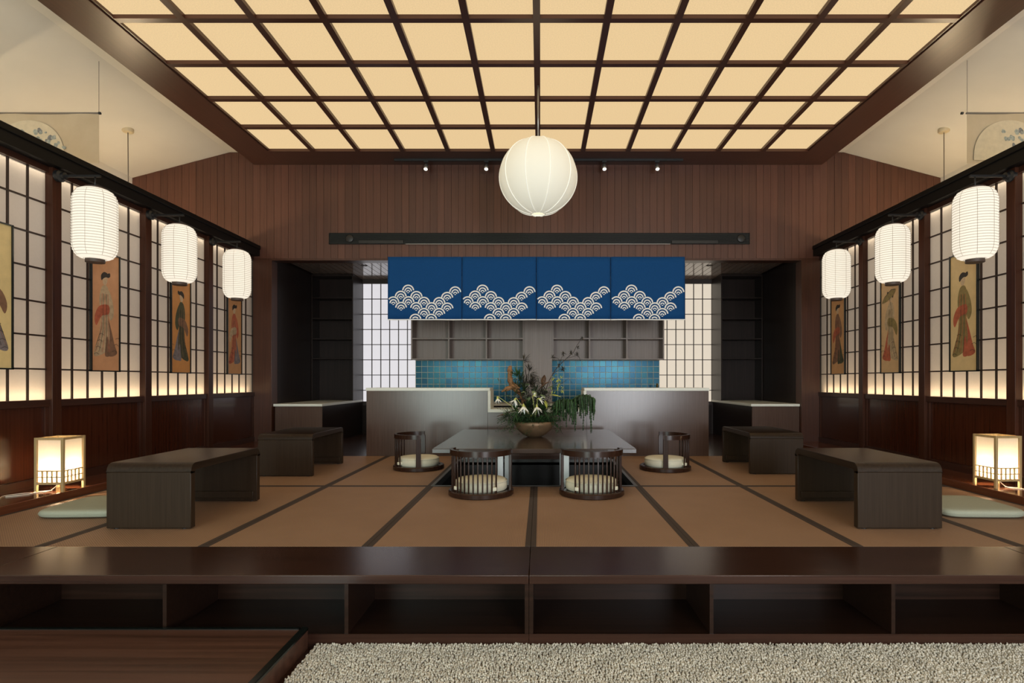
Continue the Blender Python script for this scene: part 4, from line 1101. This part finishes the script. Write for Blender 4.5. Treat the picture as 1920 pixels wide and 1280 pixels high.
for ax, ay, xa, xb, t0, n in ((1032, 768, 1038, 1080, 747, 46), (1066, 752, 1078, 1115, 738, 42)):
    for k in range(n):
        u = (k + rnd.uniform(0, 1)) / n; px = xa + (xb - xa) * u
        top = t0 + 8 * (2 * u - 1) ** 2 + rnd.uniform(-2, 4)
        end = top + rnd.uniform(16, 40) * (0.75 + 0.5 * u)
        if rnd.random() < 0.16: end += rnd.uniform(8, 16)
        strand(px, top, min(end, 806), rnd.uniform(-0.10, 0.05), 0.0075, 'leaf_green' if rnd.random() < 0.6 else 'leaf_dark', ax, ay)
for px, end in ((1077, 808), (1093, 806), (1108, 810), (1107, 811), (1062, 800)):
    strand(px, 745, end, -0.06, 0.007, 'leaf_dark', 1066, 752)

# ---------------- paper floor lamps on the ledges
def make_andon():
    t = thing('paper_floor_lamp', 'x', 'lamp', (0, 0, 0), 0, 'square paper floor lamps on the ledges')
    S = 0.11; H = 0.417; pw_ = 0.0095
    for ax in (-1, 1):
        for ay in (-1, 1):
            box('post', 'lamp_wood', (ax * (S - pw_) - pw_, ax * (S - pw_) + pw_, ay * (S - pw_) - pw_, ay * (S - pw_) + pw_, 0, H), t, 0.0015)
    def rail(z0, z1, th, name, inset=0.0):
        for a in (-1, 1):
            y = a * (S - pw_); box(name, 'lamp_wood', (-S + 2 * pw_, S - 2 * pw_, y - th, y + th, z0, z1), t)
            box(name, 'lamp_wood', (y - th, y + th, -S + 2 * pw_, S - 2 * pw_, z0, z1), t)
    rail(H - 0.018, H - 0.001, 0.008, 'top_rail'); rail(0.058, 0.074, 0.008, 'bottom_rail')
    rail(0.157, 0.165, 0.004, 'lattice_bar'); rail(0.111, 0.118, 0.004, 'lattice_bar')
    for k in range(1, 5):
        x = -S + 2 * pw_ + (2 * S - 4 * pw_) * k / 5
        for a in (-1, 1):
            y = a * (S - pw_)
            box('lattice_bar', 'lamp_wood', (x - 0.0042, x + 0.0042, y - 0.004, y + 0.004, 0.074, 0.16), t)
            box('lattice_bar', 'lamp_wood', (y - 0.004, y + 0.004, x - 0.0042, x + 0.0042, 0.074, 0.16), t)
    q = S - pw_ - 0.006
    for a in (-1, 1):
        MB().quad((-q, a * q, 0.066), (q, a * q, 0.066), (q, a * q, H - 0.008), (-q, a * q, H - 0.008)).build('paper_panel', 'lamp_paper', t)
        MB().quad((a * q, -q, 0.066), (a * q, q, 0.066), (a * q, q, H - 0.008), (a * q, -q, H - 0.008)).build('paper_panel', 'lamp_paper', t)
    box('lamp_floor', 'lamp_wood', (-q, q, -0.03, 0.03, 0.062, 0.068), t)
    MB().lathe([(0.016, 0.068), (0.016, 0.095), (0.012, 0.10), (0.001, 0.10)], 14).build('socket', 'cord_white', t, True)
    return t
an = make_andon()
ZL = 0.06
for k, (s, x, y, rz) in enumerate(((-1, -3.705, 4.455, R(1)), (1, 3.745, 4.60, R(4)))):
    t = place(an, k == 0, 'glowing square paper floor lamp on the %s ledge, lattice round its foot' % ('left' if s < 0 else 'right'), (x, y, ZL), rz)
for s, x, y in ((-1, -3.705, 4.455), (1, 3.745, 4.60)):
    t = [o for o in bpy.data.objects if o.name.startswith('paper_floor_lamp') and o.type == 'EMPTY' and o.location.x * s > 0][0]
    point_light('lamp_bulb', (0, 0, 0.115), 10.0, (1.0, 0.76, 0.47), 0.028, t)
    pts = [(0.0, 0.0, 0.064), (-s * -0.02, -0.06, 0.01), (s * 0.05, -0.13, 0.004), (s * 0.14, -0.16, 0.004), (s * 0.20, -0.26, 0.004), (s * 0.15, -0.36, 0.004), (s * 0.20, -0.46, 0.004), (s * 0.24, -0.62, 0.004), (s * 0.25, -0.9, 0.004)]
    sm_ = []
    for i in range(len(pts) - 1):
        for u in range(5):
            p0, p1, p2, p3 = pts[max(i - 1, 0)], pts[i], pts[i + 1], pts[min(i + 2, len(pts) - 1)]; u_ = u / 5
            sm_.append(tuple(max(0.0035 if a == 2 else -9, 0.5 * (2 * p1[a] + (p2[a] - p0[a]) * u_ + (2 * p0[a] - 5 * p1[a] + 4 * p2[a] - p3[a]) * u_ * u_ + (3 * p1[a] - p0[a] - 3 * p2[a] + p3[a]) * u_ ** 3)) for a in (0, 1, 2)))
    MB().tube(sm_, 0.0026, 6).build('power_cord', 'cord_white', t, True)
    # second loop of cable
    MB().tube([(s * 0.02, -0.05, 0.004), (s * 0.10, -0.10, 0.004), (s * 0.07, -0.20, 0.004), (s * 0.16, -0.29, 0.004)], 0.003, 6).build('power_cord', 'cord_white', t, True)

# ---------------- thin floor cushions beside the front benches
def make_cushion():
    t = thing('floor_cushion', 'x', 'cushion', (0, 0, 0), 0, 'pale floor cushions')
    n = 24; hw = 0.27; T = 0.058
    mb = MB()
    def sq(u, v):   # unit square to rounded square
        k = 7.0; r_ = (abs(u) ** k + abs(v) ** k) ** (1 / k)
        return r_
    def hgt(u, v):
        r_ = min(1.0, sq(u, v)); return (1 - r_ ** 6) ** 0.5
    ring = []
    prof = [(1.0, 0.0), (0.995, 0.38), (0.97, 0.66), (0.93, 0.83), (0.86, 0.93), (0.7, 0.99), (0.45, 1.0), (0.2, 1.0), (0.0, 1.0)]
    seg = 64
    def outline(a):
        c_, s_ = math.cos(a), math.sin(a); k = 6.5
        r_ = 1 / (abs(c_) ** k + abs(s_) ** k) ** (1 / k); return c_ * r_ * hw, s_ * r_ * hw
    rows = [(f, -z) for f, z in reversed(prof)] + prof[1:]
    for f, z in rows:
        for i in range(seg):
            x, y = outline(2 * PI * i / seg); mb.v.append((x * f, y * f, T / 2 + z * T / 2))
    for j in range(len(rows) - 1):
        for i in range(seg):
            i2 = (i + 1) % seg; mb.face((j * seg + i, j * seg + i2, (j + 1) * seg + i2, (j + 1) * seg + i))
    c = mb.build('cushion_cover', 'cushion_green', t, True)
    MB().tube([(*[k_ * 1.004 for k_ in outline(2 * PI * i / 64)], T / 2) for i in range(65)], 0.003, 6).build('piping', 'cushion_green', c, True)
    return t
cu = make_cushion()
place(cu, True, 'pale green floor cushion behind the left foreground bench, under the left lamp', (-3.04, 4.02, 0.001), R(3))
place(cu, False, 'pale green floor cushion behind the right foreground bench, under the right lamp', (3.03, 4.02, 0.001), R(-2))

# ================================================================== foreground
# low wooden step in front of the platform
st = thing('low_step', 'low dark wooden step with a black edge on the carpet, bottom left', 'step', (-2.3, 1.7, FLOOR))
box('step_board', 'step_wood', (-1.3, 1.2395, -0.9, 0.938, 0.0865, 0.096), st)
mb = MB()
mb.prism([(1.240, 0.086), (1.268, 0.086), (1.268, 0.096), (1.264, 0.1), (1.240, 0.1)], 'Y', -0.9, 0.96); mb.build('edge_strip', 'black_edge', st)
box('side_board', 'step_wood', (1.232, 1.266, -0.9, 0.96, 0.0, 0.086), st)
mb = MB(); mb.box(-1.3, 1.232, 0.938, 0.96, 0.0, 0.1); mb.build('edge_strip', 'black_edge', st)
# shaggy carpet
cp = thing('carpet', 'beige shaggy carpet on the floor in front of the platform', 'carpet', (1.5, 1.6, FLOOR))
box('backing', 'carpet_base', (-2.5, 2.5, -1.0, 1.062, 0.0, 0.012), cp)
mb = MB(); rc_ = random.Random(3)
ico = bmesh.new(); bmesh.ops.create_icosphere(ico, subdivisions=1, radius=1.0); iv = [v.co.copy() for v in ico.verts]; ifc = [tuple(v.index for v in f.verts) for f in ico.faces]; ico.free()
iv = [v for v in iv]
def tuft(x, y, r_, h):
    b0 = len(mb.v); ax, ay = rc_.uniform(-0.6, 0.6), rc_.uniform(-0.6, 0.6)
    for v in iv:
        mb.v.append((x + v.x * r_ * rc_.uniform(0.7, 1.2) + ax * v.z * r_, y + v.y * r_ * rc_.uniform(0.7, 1.2) + ay * v.z * r_, 0.010 + h * (0.5 + 0.5 * v.z)))
    for f in ifc: mb.face(tuple(b0 + k for k in f))
sp_ = 0.0092
for i in range(int(4.0 / sp_)):
    for j in range(int(0.62 / sp_)):
        x = -2.49 + i * sp_ + rc_.uniform(-0.0045, 0.0045); y = 1.058 - j * sp_ + rc_.uniform(-0.0045, 0.0045)
        tuft(x, y, rc_.uniform(0.0042, 0.0064), rc_.uniform(0.009, 0.020))
tf = mb.build('pile', 'carpet', cp, True); tf['kind'] = 'stuff'
